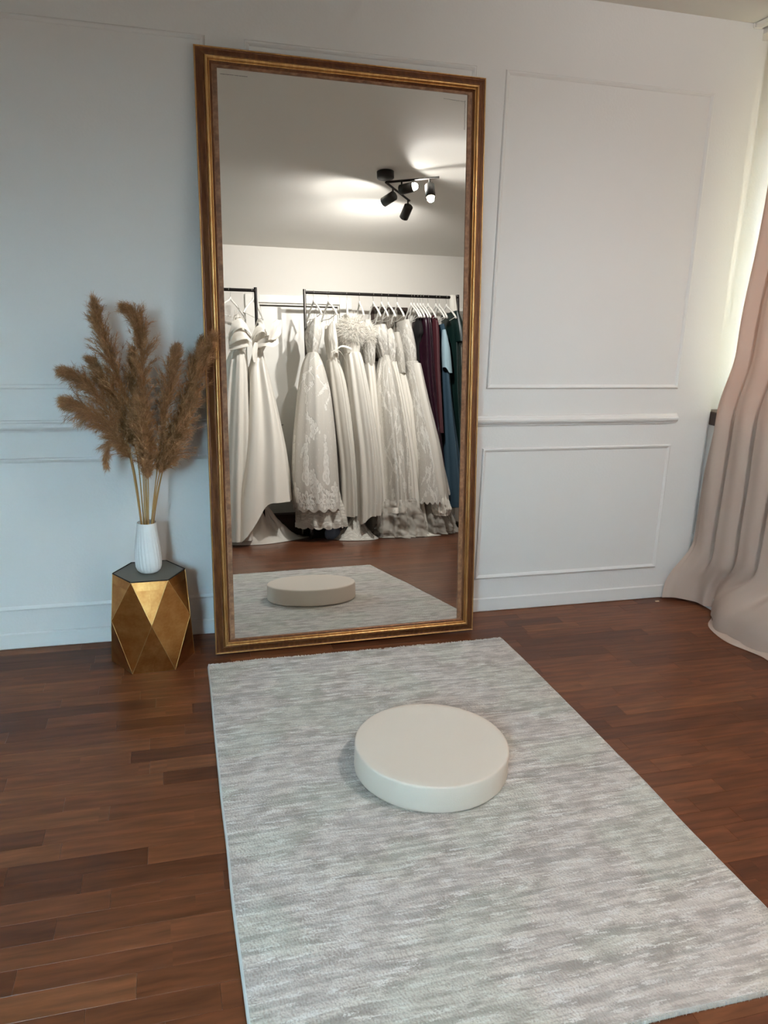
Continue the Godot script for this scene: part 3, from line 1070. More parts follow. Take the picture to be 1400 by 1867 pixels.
# ---------------------------------------------------------------- curtain
func curtain() -> void:
	var tr := thing("curtain_track", "white curtain track on the ceiling by the window", "curtain track")
	part("rail", boxes([[Vector3(2.465, 2.582, 0.012), Vector3(2.505, 2.6, 1.72)]], 0.004), M.white_paint, tr)
	part("end_cap", boxes([[Vector3(2.463, 2.58, 0.002), Vector3(2.507, 2.6, 0.012)]], 0.003), M.white_paint, tr)
	var t := thing("curtain", "beige floor-length curtain trailing on the floor by the window", "curtain")
	var hemx := [2.36, 2.44, 2.482, 2.495, 2.40, 2.36, 2.41, 2.37, 2.43, 2.38, 2.44, 2.39, 2.43, 2.40]
	var hemz := [0.03, 0.085, 0.19, 0.245, 0.36, 0.54, 0.72, 0.86, 1.0, 1.13, 1.26, 1.4, 1.53, 1.68]
	var wob := noise(0.8, 2, 91)
	var edge_y := [2.565, 1.98, 1.25, 0.95, 0.33, 0.15, 0.0]
	var edge_z := [0.18, 0.164, 0.122, 0.050, 0.040, 0.034, 0.03]
	var rows := []
	var NY := 110
	var NS := 260
	for i in NY + 1:
		var y := lerpf(2.57, 0.004, pow(float(i) / NY, 0.9))
		var r := PackedVector3Array()
		var ez := 0.03
		for k in edge_y.size() - 1:
			if y <= edge_y[k] and y >= edge_y[k + 1]:
				ez = lerpf(edge_z[k], edge_z[k + 1], smoothstep(0, 1, (edge_y[k] - y) / (edge_y[k] - edge_y[k + 1])))
		if y > edge_y[0]: ez = edge_z[0]
		var low := 1.0 - smoothstep(0.0, 0.38, y)
		low = low * low * (3 - 2 * low) if low < 1 else 1.0
		for j in NS + 1:
			var s := float(j) / NS
			var k := s * (hemx.size() - 1)
			var ki := mini(int(k), hemx.size() - 2)
			var hx: float = cr(hemx, ki, k - ki)
			var hz: float = cr(hemz, ki, k - ki)
			var z := lerpf(ez, 1.68, s)
			var ph := s * 11.0 * TAU + 0.5 * wob.get_noise_2d(s * 4.0, y * 0.25)
			var amp := 0.015 + 0.006 * smoothstep(2.5, 1.2, y)
			var x := 2.48 + amp * (1.0 - 2.0 * pow(absf(sin(ph * 0.5)), 1.5)) + 0.3 * amp * sin(ph * 2.0 + 1.0 + y) + 0.01 * wob.get_noise_2d(s * 9.0 + 40.0, y * 1.2)
			# near the free edge the cloth hangs flat
			x = lerpf(2.485 + 0.026 * smoothstep(0.6, 1.0, y), x, smoothstep(0.0, 0.06, s))
			x = lerpf(x, hx + 0.5 * amp * sin(ph), low)
			z = lerpf(z + 0.012 * cos(ph), hz, low)
			var yy := y
			# hem: raised a little over the first folds, trailing on the floor further on
			var lift := 0.012 * (1.0 - smoothstep(0.20, 0.27, s)) * smoothstep(0.02, 0.08, s)
			yy += lift * (1.0 - smoothstep(0.0, 0.3, y))
			yy += 0.006 * low * (1.0 + sin(ph * 0.7)) * 0.5
			r.append(Vector3(x, yy, z))
		rows.append(r)
	var st := begin()
	grid(st, rows)
	part("cloth", done(st), M.curtain, t)
	# turned-up hem lying on the floor in front of the nearer folds
	rows = []
	for i in 8:
		var r := PackedVector3Array()
		for j in 60:
			var s := lerpf(0.24, 0.62, j / 59.0)
			var k := s * (hemx.size() - 1)
			var ki := mini(int(k), hemx.size() - 2)
			var hx: float = cr(hemx, ki, k - ki)
			var hz: float = cr(hemz, ki, k - ki)
			var q := i / 7.0
			r.append(Vector3(hx + 0.005 - 0.035 * q * smoothstep(0.24, 0.33, s), 0.012 * (1.0 - q) * (1.0 - q) + 0.003 + 0.003 * sin(s * 60.0) * q * (1 - q), hz + 0.01 * q))
		rows.append(r)
	st = begin()
	grid(st, rows)
	part("hem", done(st), M.curtain, t)
	var sc := begin()
	box(sc, Vector3(2.305, 0, 0.052), Vector3(2.325, 0.003, 0.062), 0.001)
	tag(part("paper_scrap", done(sc), M.paper, self), "tiny scrap of paper on the floor by the baseboard and curtain", "scrap")


# ---------------------------------------------------------------- ceiling lamp
func lamp() -> void:
	var t := thing("ceiling_lamp", "black ceiling lamp with four swivelling spot heads", "lamp")
	var c := Vector3(1.5, 0, 2.07)
	var st := begin()
	lathe(st, [Vector2(0, 2.555), Vector2(0.052, 2.555), Vector2(0.056, 2.559), Vector2(0.056, 2.598), Vector2(0.05, 2.6), Vector2(0, 2.6)], 40, c)
	part("ceiling_rose", done(st), M.lamp_black, t)
	var j := Vector3(1.515, 2.545, 2.11)
	var a1 := Vector3(1.81, 2.535, 1.905)
	var b1 := Vector3(1.775, 2.525, 2.385)
	for e in [a1, b1]:
		st = begin()
		tube(st, [j, j.lerp(e, 0.5), e], 0.0075, 10)
		part("arm", done(st), M.lamp_black, t)
	var heads := [
		[j.lerp(b1, 0.28), Vector3(-0.52, -0.26, 0.82), 1.15, 84.0],
		[j.lerp(b1, 0.93), Vector3(-0.10, -0.58, 0.81), 3.2, 80.0],
		[j.lerp(a1, 0.30), Vector3(0.72, 0.06, -0.68), 1.1, 84.0],
		[j.lerp(a1, 0.82), Vector3(-0.08, -0.92, -0.38), 2.1, 66.0]]
	for h in heads:
		var pv: Vector3 = h[0]
		var d: Vector3 = h[1].normalized()
		var hd := Node3D.new()
		hd.name = "spot_head"
		t.add_child(hd, true)
		var q := pv + Vector3(0, -0.055, 0) + d * 0.035
		hd.transform = Transform3D(Basis.looking_at(d, Vector3.UP), q)
		st = begin()
		# open-fronted tube, its axis along -z
		var rows := []
		for p in [[0.0, 0.05], [0.027, 0.05], [0.032, 0.045], [0.032, -0.05], [0.0305, -0.05], [0.0295, -0.036], [0.0, -0.036]]:
			var r := PackedVector3Array()
			for k in 33:
				var an := TAU * (k % 32) / 32.0
				r.append(Vector3(cos(an) * p[0], sin(an) * p[0], p[1]))
			rows.append(r)
		grid(st, rows)
		part("shade", done(st), M.lamp_black, hd)
		st = begin()
		tube(st, [Vector3(0, 0, -0.037), Vector3(0, 0, -0.044)], 0.028, 24)
		part("bulb", done(st), M.bulb, hd)
		st = begin()
		var up: Vector3 = hd.transform.affine_inverse() * (pv + Vector3(0, -0.005, 0))
		var knuckle: Vector3 = hd.transform.affine_inverse() * (pv + Vector3(0, -0.045, 0))
		tube(st, [up, knuckle], 0.006, 8)
		part("stalk", done(st), M.lamp_black, hd)
		var l := SpotLight3D.new()
		l.name = "spot_light"
		l.light_color = rgb8(255, 252, 250)
		l.light_energy = h[2]
		l.spot_angle = h[3]
		l.spot_angle_attenuation = 1.0
		l.spot_range = 9.0
		l.spot_attenuation = 2.0
		l.light_size = 0.022
		l.shadow_enabled = true
		l.position = Vector3(0, 0, -0.056)
		hd.add_child(l, true)


# ---------------------------------------------------------------- clothes rails
func rails() -> void:
	var rail := func(x0: float, x1: float, label: String, post_mat: Material) -> void:
		var t := thing("clothes_rail", label, "clothes rail", Vector3.ZERO)
		var st := begin()
		tube(st, [Vector3(x0, BAR_Y, BAR_Z), Vector3(x1, BAR_Y, BAR_Z)], 0.0135, 12)
		part("hanging_bar", done(st), M.rail, t)
		for x in [x0, x1]:
			st = begin()
			tube(st, [Vector3(x, 0.05, BAR_Z), Vector3(x, BAR_Y + 0.025, BAR_Z)], 0.0135, 12)
			part("post", done(st), post_mat if x == x0 else M.rail, t)
			st = begin()
			tube(st, [Vector3(x, 0.055, BAR_Z - 0.03), Vector3(x, 0.055, BAR_Z + 0.30)], 0.0135, 10)
			part("foot", done(st), M.rail, t)
			for z in [0.0, 0.28]:
				st = begin()
				tube(st, [Vector3(x - 0.012, 0.024, BAR_Z + z), Vector3(x + 0.012, 0.024, BAR_Z + z)], 0.023, 14)
				part("castor", done(st), M.dark, t)
		st = begin()
		tube(st, [Vector3(x0, 0.225, BAR_Z), Vector3(x1, 0.225, BAR_Z)], 0.011, 10)
		part("lower_bar", done(st), M.rail, t)
	rail.call(1.302, 2.725, "long black clothes rail full of white and dark gowns", M.chrome)
	rail.call(-0.35, 0.884, "black clothes rail with two white gowns left of the door", M.rail)


var hanger0: Node3D

func hanger(x: float, turn: float, label: String, group: String) -> void:
	var t: Node3D
	if hanger0 == null:
		t = thing("clothes_hanger", label, "hanger")
		hanger0 = t
		var st := begin()
		var hook := []
		for i in 13:
			var a := deg_to_rad(-60.0 + 250.0 * i / 12.0)
			hook.append(Vector3(0, BAR_Y - 0.002 + 0.0185 * sin(a), 0.0185 * cos(a)))
		hook.reverse()
		hook = [hook[0]] + hook
		hook.append(Vector3(0, BAR_Y - 0.035, 0.002))
		hook.append(Vector3(0, BAR_Y - 0.075, 0.0))
		tube(st, hook, 0.0018, 6)
		part("hook", done(st), M.wire, t)
		for s in [-1.0, 1.0]:
			st = begin()
			var arm := curve([Vector3(0, BAR_Y - 0.062, 0), Vector3(0, BAR_Y - 0.085, s * 0.018), Vector3(0, BAR_Y - 0.125, s * 0.09), Vector3(0, BAR_Y - 0.185, s * 0.175), Vector3(0, BAR_Y - 0.215, s * 0.205)], 16)
			var rad := []
			for i in 16: rad.append(lerpf(0.0075, 0.0085, i / 15.0))
			tube(st, arm, rad, 8)
			part("arm", done(st), M.plastic, t)
		st = begin()
		tube(st, [Vector3(0, BAR_Y - 0.205, -0.19), Vector3(0, BAR_Y - 0.222, 0), Vector3(0, BAR_Y - 0.205, 0.19)], 0.0035, 6)
		part("trouser_bar", done(st), M.plastic, t)
	else:
		t = hanger0.duplicate()
		t.name = numbered("clothes_hanger")
		add_child(t, true)
		tag(t, label, "hanger", group)
	tag(t, label, "hanger", group)
	t.position = Vector3(x, 0, BAR_Z)
	t.rotation.y = turn


# ---------------------------------------------------------------- gowns
func cloth(rows: Array, o := {}) -> ArrayMesh:
	# rows [y, cx, hx, cz, hz] from the top down; folds grow towards the hem
	var nf: int = o.get("folds", 9)
	var a0: float = o.get("a0", 0.02)
	var a1: float = o.get("a1", 0.12)
	var pw: float = o.get("pow", 1.2)
	var ph: float = o.get("phase", 0.0)
	var hem: float = o.get("hem", 0.0)
	var scallop: int = o.get("scallop", 0)
	var lift: float = o.get("lift", 0.0)
	var lift_at: float = o.get("lift_at", 0.0)
	var topdip: float = o.get("topdip", 0.0)
	var crumple: float = o.get("crumple", 0.0)
	var NR: int = o.get("rows", 56)
	var NS: int = o.get("seg", 96)
	var cols := [[], [], [], [], []]
	if rows[0][0] > 1.4 and rows[0][0] < 1.65 and rows[-1][0] < 1.0:
		var w: Array = rows[0]
		rows = [[w[0] + 0.03, w[1], w[2] * 0.62, w[3], w[4] * 0.66], [w[0] + 0.012, w[1], w[2] * 0.84, w[3], w[4] * 0.88]] + rows
	for r in rows:
		for k in 5: cols[k].append(float(r[k]))
	var c := []
	for k in 5: c.append(curve(cols[k], NR))
	var nz := noise(1.0, 3, int(ph * 100) + 3)
	var out := []
	for i in NR:
		var s := i / (NR - 1.0)
		var amp := lerpf(a0, a1, pow(s, pw))
		var r := PackedVector3Array()
		for j in NS + 1:
			var t := TAU * (j % NS) / NS
			var f := 0.58 * sin(nf * t + ph + 0.5 * s) + 0.30 * sin((nf * 2 - 3) * t + ph * 2.3 - s) + 0.22 * sin(int(nf * 0.5) * t + ph * 3.1 + 1.6 * s)
			f = f * amp
			f += o.get("pleat", 0.03) * (0.6 - pow(absf(sin(o.get("pleats", 13) * 0.5 * t + ph + 0.4 * sin(s * 3.0 + t))), 0.6)) * smoothstep(0.0, 0.15, s)
			if crumple > 0.0:
				f += (1.0 if cols[0][-1] < 1.4 else 1.0 - smoothstep(0.6, 1.0, s)) * crumple * nz.get_noise_3d(cos(t) * 2.0, s * 2.6, sin(t) * 2.0) * (0.4 + 0.6 * s)
			var y: float = c[0][i]
			if hem > 0.0 and scallop > 0:
				y -= hem * absf(sin(scallop * 0.5 * t)) * smoothstep(0.93, 1.0, s)
			if lift != 0.0:
				y += lift * pow(s, 2.5) * smoothstep(-0.7, 0.35, cos(t - lift_at))
			if topdip > 0.0:
				y -= topdip * (0.5 + 0.5 * cos(2.0 * t)) * (1.0 - smoothstep(0.0, 0.4, s))
			r.append(Vector3(c[1][i] + c[2][i] * cos(t) * (1.0 + f), y, c[3][i] - c[4][i] * sin(t) * (1.0 + f)))
		out.append(r)
	var st := begin()
	grid(st, out, o.get("ur", 1.0), o.get("vr", 1.0))
	return done(st)


func sheet(pts: Array, o := {}) -> ArrayMesh:
	# cloth lying on the floor: outline radii round a centre [x, z], piled up towards the middle
	var c: Vector3 = o.centre
	var hgt: float = o.get("height", 0.08)
	var ripple: float = o.get("ripple", 0.02)
	var n := pts.size()
	var seg := 72
	var rows := []
	var nz := noise(1.0, 3, o.get("seed", 1))
	for i in 22:
		var q := i / 21.0
		var r := PackedVector3Array()
		for j in seg + 1:
			var u := float(j % seg) / seg * n
			var k := int(u)
			var f := u - k
			var pp: Vector3 = cr([pts[(k - 1 + n) % n], pts[k], pts[(k + 1) % n], pts[(k + 2) % n]], 1, f)
			var p := c.lerp(Vector3(pp.x, 0, pp.z), q)
			var a := TAU * (j % seg) / seg
			var pw := lerpf(o.get("steep", 1.9), 2.1, smoothstep(0.1, 0.9, (pp.x - c.x) / Vector2(pp.x - c.x, pp.z - c.z).length()))
			var y := hgt * pow(1.0 - q, pw) + ripple * (0.5 + 0.5 * sin(a * 7.0 + q * 5.0 + 3.0 * nz.get_noise_2d(cos(a) * 2.0, sin(a) * 2.0))) * (1.0 - q * q) + ripple * 0.8 * absf(nz.get_noise_3d(p.x * 9.0, p.z * 9.0, 1.0)) * (1 - q * q)
			p.y = maxf(y, 0.0) + 0.004
			r.append(p)
		rows.append(r)
	var st := begin()
	grid(st, rows)
	return done(st)


func ribbon(path: Array, w: float, across := Vector3(0, 0, 1), n := 24, curl := 0.12) -> ArrayMesh:
	# a band of cloth: soft in section, narrowed at both ends
	var st := begin()
	var pts := curve(path, n)
	var rows := []
	for k in 7:
		var q := k / 3.0 - 1.0
		var r := PackedVector3Array()
		for i in n:
			var p: Vector3 = pts[i]
			var d: Vector3 = (pts[mini(i + 1, n - 1)] - pts[maxi(i - 1, 0)]).normalized()
			var up := d.cross(across).normalized()
			var f := i / (n - 1.0)
			var ww := w * (0.55 + 0.45 * sin(PI * f))
			r.append(p + across * ww * 0.5 * q + up * ww * curl * (cos(q * PI * 0.5) + 0.35 * sin(q * 4.0 + f * 5.0)))
		rows.append(r)
	grid(st, rows)
	return done(st)


func puff(c: Vector3, e: Vector3, count: int, l: float, sd: int, wide := 1.0) -> ArrayMesh:
	# downy ball of fine strands
	var r := RandomNumberGenerator.new()
	r.seed = sd
	var st := begin()
	st.set_smooth_group(-1)
	for i in count:
		var d := Vector3(r.randfn(), r.randfn(), r.randfn()).normalized()
		var p := c + Vector3(d.x * e.x, d.y * e.y, d.z * e.z) * pow(r.randf(), 0.33)
		var q := p + (d * 0.7 + Vector3(r.randfn(), r.randfn() - 0.5, r.randfn()) * 0.75).normalized() * l * r.randf_range(0.5, 1.2)
		var s := d.cross(Vector3(r.randfn(), r.randfn(), r.randfn())).normalized() * r.randf_range(0.0007, 0.0018) * wide
		var mid := (p + q) * 0.5 + Vector3(0, 0.006, 0)
		tri(st, p - s * 0.5, p + s * 0.5, mid + s)
		tri(st, p - s * 0.5, mid + s, mid - s)
		tri(st, mid - s, mid + s, q)
	return done(st)


func sequins(parent: Node, mesh: ArrayMesh, material: Material, count: int, size: float, sd: int, only = null) -> void:
	var arr := mesh.surface_get_arrays(0)
	var v: PackedVector3Array = arr[Mesh.ARRAY_VERTEX]
	var nm: PackedVector3Array = arr[Mesh.ARRAY_NORMAL]
	var r := RandomNumberGenerator.new()
	r.seed = sd
	var mm := MultiMesh.new()
	mm.transform_format = MultiMesh.TRANSFORM_3D
	var q := CylinderMesh.new()
	q.top_radius = size; q.bottom_radius = size; q.height = 0.0006; q.radial_segments = 6; q.rings = 0
	q.material = material
	mm.mesh = q
	mm.instance_count = count
	for i in count:
		var k := r.randi() % v.size()
		for tries in 30:
			if only == null or only.call(v[k]): break
			k = r.randi() % v.size()
		var n := (nm[k] + Vector3(r.randfn(), r.randfn(), r.randfn()) * 0.35).normalized()
		var x := n.cross(Vector3.UP if absf(n.y) < 0.9 else Vector3.RIGHT).normalized()
		mm.set_instance_transform(i, Transform3D(Basis(x, n, x.cross(n)), v[k] + nm[k] * 0.002))
	var o := MultiMeshInstance3D.new()
	o.name = "sequins"
	o.multimesh = mm
	o.material_override = material
	parent.add_child(o, true)
	tag(o, "", "", "", "stuff")


func gown(called: String, label: String, group := "") -> Node3D:
	return thing(called, label, "dress", Vector3.ZERO, group)


func straps(t: Node, x: float, y0: float, z: float, half: float, m: Material, w := 0.012) -> void:
	for s in [-1.0, 1.0]:
		part("strap", ribbon([Vector3(x - 0.012, y0, z + s * half * 0.8), Vector3(x - 0.01, (y0 + BAR_Y - 0.16) / 2, z + s * (half * 0.5 + 0.05)), Vector3(x, BAR_Y - 0.145, z + s * 0.125), Vector3(x + 0.012, (y0 + BAR_Y - 0.16) / 2, z + s * (half * 0.5 + 0.05)), Vector3(x + 0.012, y0, z + s * half * 0.8)], w, Vector3(0, 0.3, 1).normalized()), m, t)


func gowns() -> void:
	var G := "white bridal gowns on the rails"
	var Z := BAR_Z
	var t: Node3D
	# ---- left rail
	t = gown("bridal_gown", "matte white gown with a ruffled neckline, leftmost on the left rail", G)
	part("bodice", cloth([[1.84, .716, .060, Z, .15], [1.76, .718, .070, Z, .16], [1.68, .715, .066, Z, .15], [1.60, .712, 0.046, Z, 0.104]], {"a1": 0.05, "folds": 6, "topdip": 0.05, "phase": 1.0}), M.crepe, t)
	for d in [
		[[Vector3(.63, 1.70, Z - .20), Vector3(.66, 1.79, Z - .23), Vector3(.72, 1.825, Z - .24), Vector3(.78, 1.79, Z - .22), Vector3(.815, 1.72, Z - .19)], .10],
		[[Vector3(.625, 1.68, Z - .18), Vector3(.68, 1.72, Z - .24), Vector3(.75, 1.735, Z - .25), Vector3(.81, 1.70, Z - .2)], .10],
		[[Vector3(.63, 1.64, Z - .17), Vector3(.70, 1.66, Z - .22), Vector3(.77, 1.675, Z - .22), Vector3(.80, 1.66, Z - .17)], .09],
		[[Vector3(.655, 1.76, Z - .1), Vector3(.69, 1.88, Z - .08), Vector3(.74, 1.90, Z - .06), Vector3(.785, 1.80, Z - .1)], .06]]:
		part("neckline_drape", ribbon(d[0], d[1], Vector3(-.1, .85, .5).normalized()), M.satin, t)
	part("skirt", cloth([[1.61, .712, .064, Z, .14], [1.5, .705, .088, Z, .18], [1.08, .677, .125, Z, .22], [0.52, .639, .150, Z, .25], [0.05, .617, .18, Z, .28]], {"folds": 8, "a1": 0.15, "phase": 0.7}), M.crepe, t)
	straps(t, .716, 1.85, Z, 0.12, M.satin)
	t = gown("bridal_gown", "ivory satin gown with a bow neckline and its train spread on the floor", G)
	part("bodice", cloth([[1.80, .915, .050, Z, .15], [1.70, .905, .060, Z, .15], [1.60, .885, 0.028, Z, 0.088]], {"a1": 0.05, "folds": 6, "topdip": 0.06, "phase": 0.4}), M.satin, t)
	for d in [
		[[Vector3(.815, 1.70, Z - .16), Vector3(.85, 1.77, Z - .2), Vector3(.90, 1.79, Z - .22), Vector3(.935, 1.73, Z - .22)], .075, Vector3(-.1, .85, .5)],
		[[Vector3(.84, 1.74, Z - .1), Vector3(.87, 1.86, Z - .1), Vector3(.91, 1.84, Z - .16), Vector3(.93, 1.74, Z - .2)], .055, Vector3(.3, .7, .6)],
		[[Vector3(.85, 1.66, Z - .17), Vector3(.91, 1.68, Z - .22), Vector3(.98, 1.675, Z - .22), Vector3(1.035, 1.70, Z - .18)], .08, Vector3(0, .9, .4)],
		[[Vector3(.92, 1.72, Z - .2), Vector3(.98, 1.72, Z - .24), Vector3(1.03, 1.76, Z - .24), Vector3(1.05, 1.80, Z - .2)], .055, Vector3(-.3, .85, .4)],
		[[Vector3(.845, 1.68, Z - .2), Vector3(.83, 1.60, Z - .2), Vector3(.835, 1.52, Z - .18)], .05, Vector3(.9, 0, .4)]]:
		part("neckline_drape", ribbon(d[0], d[1], d[2].normalized()), M.satin, t)
	part("bow_loop", ribbon([Vector3(.955, 1.70, Z - .24), Vector3(.985, 1.79, Z - .27), Vector3(1.015, 1.85, Z - .26), Vector3(1.03, 1.80, Z - .23), Vector3(1.0, 1.70, Z - .22)], 0.075, Vector3(.9, .25, .3).normalized()), M.satin, t)
	part("skirt", cloth([[1.62, .883, .040, Z - .02, .11], [1.52, .876, .062, Z - .02, .13], [1.42, .870, .088, Z - .02, .16], [1.08, .884, .140, Z - .02, .21], [0.70, .886, .200, Z - .02, .26], [0.36, .872, .250, Z - .02, .29], [0.02, .862, .285, Z - .02, .31]], {"folds": 5, "a0": 0.10, "a1": 0.17, "pow": 0.6, "pleat": 0.09, "pleats": 11, "phase": 2.6, "lift": 0.34, "lift_at": 0.15}), M.satin, t)
	part("train", sheet([Vector3(1.31, 0, 3.93), Vector3(1.16, 0, 4.03), Vector3(.9, 0, 4.02), Vector3(.6, 0, 3.95), Vector3(.5, 0, 3.8), Vector3(.6, 0, 3.66), Vector3(.85, 0, 3.60), Vector3(1.1, 0, 3.74)], {"centre": Vector3(.84, 0, 3.84), "height": 0.40, "ripple": 0.05, "steep": 0.7, "seed": 4}), M.satin, t)
	straps(t, .90, 1.82, Z, 0.1, M.satin)
	# ---- right rail, from the left
	t = gown("bridal_gown", "white lace gown with a scalloped floral hem, first on the long rail", G)
	part("bodice", cloth([[1.905, 1.368, .058, Z - .03, .14], [1.80, 1.362, .072, Z - .03, .16], [1.70, 1.352, .060, Z - .03, .14], [1.59, 1.346, 0.037, Z - .03, 0.092]], {"a1": 0.05, "folds": 7, "topdip": 0.07, "phase": 0.2, "vr": 0.35}), M.lace_dense, t)
	var sk := cloth([[1.60, 1.346, .052, Z - .04, .115], [1.52, 1.347, .088, Z - .04, .15], [1.40, 1.35, .118, Z - .04, .18], [1.23, 1.353, .147, Z - .04, .21], [0.87, 1.344, .184, Z - .05, .25], [0.50, 1.338, .204, Z - .05, .27], [0.29, 1.348, .200, Z - .05, .28]], {"folds": 7, "a1": 0.07, "phase": 1.3, "hem": 0.03, "scallop": 14, "ur": 1.0})
	part("lace_skirt", sk, M.lace_hem, t)
	part("underskirt", cloth([[0.5, 1.36, .17, Z - .02, .23], [0.3, 1.375, .19, Z - .02, .25], [0.13, 1.385, .22, Z - .02, .28]], {"folds": 11, "a0": 0.05, "a1": 0.13, "crumple": 0.1, "phase": 3.0, "hem": 0.02, "scallop": 18}), M.lace_fine, t)
	straps(t, 1.372, 1.9, Z, 0.1, M.lace_fine)
	t = gown("bridal_gown", "slim white gown with a thin tied sash, second on the long rail", G)
	part("bodice", cloth([[1.88, 1.52, .036, Z, .12], [1.75, 1.525, .048, Z, .14], [1.64, 1.535, .045, Z, .12], [1.53, 1.543, 0.037, Z, 0.088]], {"a1": 0.08, "crumple": 0.12, "folds": 6, "phase": 5.0, "topdip": 0.05}), M.tulle_bright, t)
	part("skirt", cloth([[1.55, 1.543, .052, Z + .02, .11], [1.36, 1.571, .072, Z + .02, .16], [0.99, 1.606, .078, Z + .02, .2], [0.61, 1.63, .072, Z + .02, .22], [0.20, 1.63, .070, Z + .02, .23]], {"folds": 7, "a1": 0.2, "phase": 2.2}), M.sparkle, t)
	part("sash", ribbon([Vector3(1.49, 1.615, Z - .14), Vector3(1.53, 1.63, Z - .17), Vector3(1.58, 1.60, Z - .16), Vector3(1.625, 1.50, Z - .17), Vector3(1.655, 1.36, Z - .18)], 0.018, Vector3(.2, .4, .9).normalized()), M.satin, t)
	part("sash_bow", ribbon([Vector3(1.52, 1.63, Z - .16), Vector3(1.57, 1.66, Z - .2), Vector3(1.64, 1.645, Z - .2), Vector3(1.66, 1.635, Z - .19)], 0.018, Vector3(.1, .9, .3).normalized()), M.satin, t)
	straps(t, 1.52, 1.88, Z, 0.1, M.tulle_bright)
	t = gown("bridal_gown", "sparkling white gown with a fluffy feathered top, third on the long rail", G)
	part("bodice", cloth([[1.94, 1.672, .050, Z - .05, .12], [1.8, 1.685, .075, Z - .05, .15], [1.68, 1.695, .072, Z - .05, .13], [1.58, 1.70, 0.052, Z - .06, 0.096]], {"a1": 0.06, "folds": 7, "phase": 1.7}), M.tulle_bright, t)
	tag(part("feathers", puff(Vector3(1.685, 1.80, Z - .07), Vector3(.095, .13, .17), 20000, 0.06, 12), M.feather, t), "", "", "", "stuff")
	sk = cloth([[1.60, 1.70, .070, Z - .06, .12], [1.47, 1.714, .080, Z - .07, .15], [1.10, 1.750, .098, Z - .08, .2], [0.73, 1.780, .103, Z - .09, .23], [0.36, 1.788, .108, Z - .1, .25], [0.13, 1.774, .10, Z - .1, .26]], {"folds": 8, "a0": 0.06, "a1": 0.20, "phase": 0.9, "lift": 0.08, "lift_at": 0.4})
	part("skirt", sk, M.sparkle, t)
	sequins(t, sk, M.glint_sequin, 420, 0.005, 31)
	part("train", sheet([Vector3(1.86, 0, 3.62), Vector3(1.8, 0, 3.48), Vector3(1.66, 0, 3.47), Vector3(1.5, 0, 3.56), Vector3(1.48, 0, 3.75), Vector3(1.6, 0, 3.9), Vector3(1.8, 0, 3.9)], {"centre": Vector3(1.69, 0, 3.68), "height": 0.20, "ripple": 0.06, "seed": 9}), M.lace_fine, t)
	t = gown("bridal_gown", "white gown with tulle sleeves, fourth on the long rail, behind the feathered one", G)
	part("bodice", cloth([[1.90, 1.83, .045, Z, .13], [1.78, 1.845, .058, Z, .16], [1.62, 1.86, .050, Z, .13], [1.5, 1.868, 0.033, Z, 0.088]], {"a1": 0.10, "crumple": 0.2, "folds": 6, "phase": 3.4, "vr": 0.4}), M.lace_dense, t)
	part("skirt", cloth([[1.52, 1.868, .046, Z + .02, .11], [1.26, 1.880, .050, Z + .03, .16], [0.85, 1.895, .06, Z + .03, .2], [0.3, 1.92, .08, Z + .03, .22], [0.04, 1.93, .09, Z + .03, .24]], {"folds": 7, "a1": 0.12, "phase": 4.1}), M.tulle_bright, t)
	tag(part("tulle_sleeves", puff(Vector3(1.845, 1.77, Z - .03), Vector3(.055, .11, .15), 7000, 0.05, 17), M.feather, t), "", "", "", "stuff")
	t = gown("bridal_gown", "lace appliqué gown with a wide glittering skirt, fifth on the long rail", G)
	part("bodice", cloth([[1.86, 1.955, .055, Z - .02, .14], [1.76, 1.968, .066, Z - .02, .16], [1.66, 1.985, .05, Z - .02, .13], [1.56, 2.0, 0.030, Z - .02, 0.088]], {"a1": 0.08, "crumple": 0.15, "folds": 7, "phase": 2.9, "vr": 0.4}), M.lace_dense, t)
	sk = cloth([[1.58, 2.0, .040, Z - .03, .11], [1.35, 2.005, .092, Z - .04, .17], [0.98, 2.03, .120, Z - .05, .22], [0.60, 2.05, .122, Z - .06, .25], [0.24, 2.055, .130, Z - .06, .27]], {"folds": 8, "a1": 0.16, "phase": 3.7, "ur": 1.5})
	part("skirt", sk, M.lace_fine, t)
	sequins(t, sk, M.glint_sequin, 140, 0.0045, 33, func(p): return p.x > 2.08)
	part("underskirt", cloth([[0.34, 2.06, .15, Z - .08, .26], [0.2, 2.07, .19, Z - .1, .30], [0.02, 2.08, .22, Z - .1, .33]], {"folds": 15, "a0": 0.08, "a1": 0.2, "crumple": 0.25, "phase": 6.0}), M.tulle, t)
	part("hem_band", cloth([[0.275, 2.03, .14, Z - .08, .275], [0.225, 2.03, .145, Z - .08, .28]], {"folds": 8, "a0": 0.08, "a1": 0.09, "phase": 3.7, "rows": 8}), M.satin, t)
	part("satin_train", sheet([Vector3(2.42, 0, 3.52), Vector3(2.32, 0, 3.47), Vector3(2.1, 0, 3.50), Vector3(1.9, 0, 3.55), Vector3(1.86, 0, 3.7), Vector3(2.0, 0, 3.8), Vector3(2.3, 0, 3.72)], {"centre": Vector3(2.08, 0, 3.62), "height": 0.12, "ripple": 0.03, "seed": 14}), M.satin, t)
	t = gown("bridal_gown", "beaded lace gown with an open neckline, sixth on the long rail", G)
	part("bodice", cloth([[1.83, 2.03, .045, Z, .14], [1.72, 2.045, .06, Z, .15], [1.6, 2.06, .045, Z, .12], [1.5, 2.075, 0.031, Z, 0.088]], {"a1": 0.08, "crumple": 0.2, "folds": 6, "phase": 0.3, "vr": 0.4, "topdip": 0.06}), M.lace_dense, t)
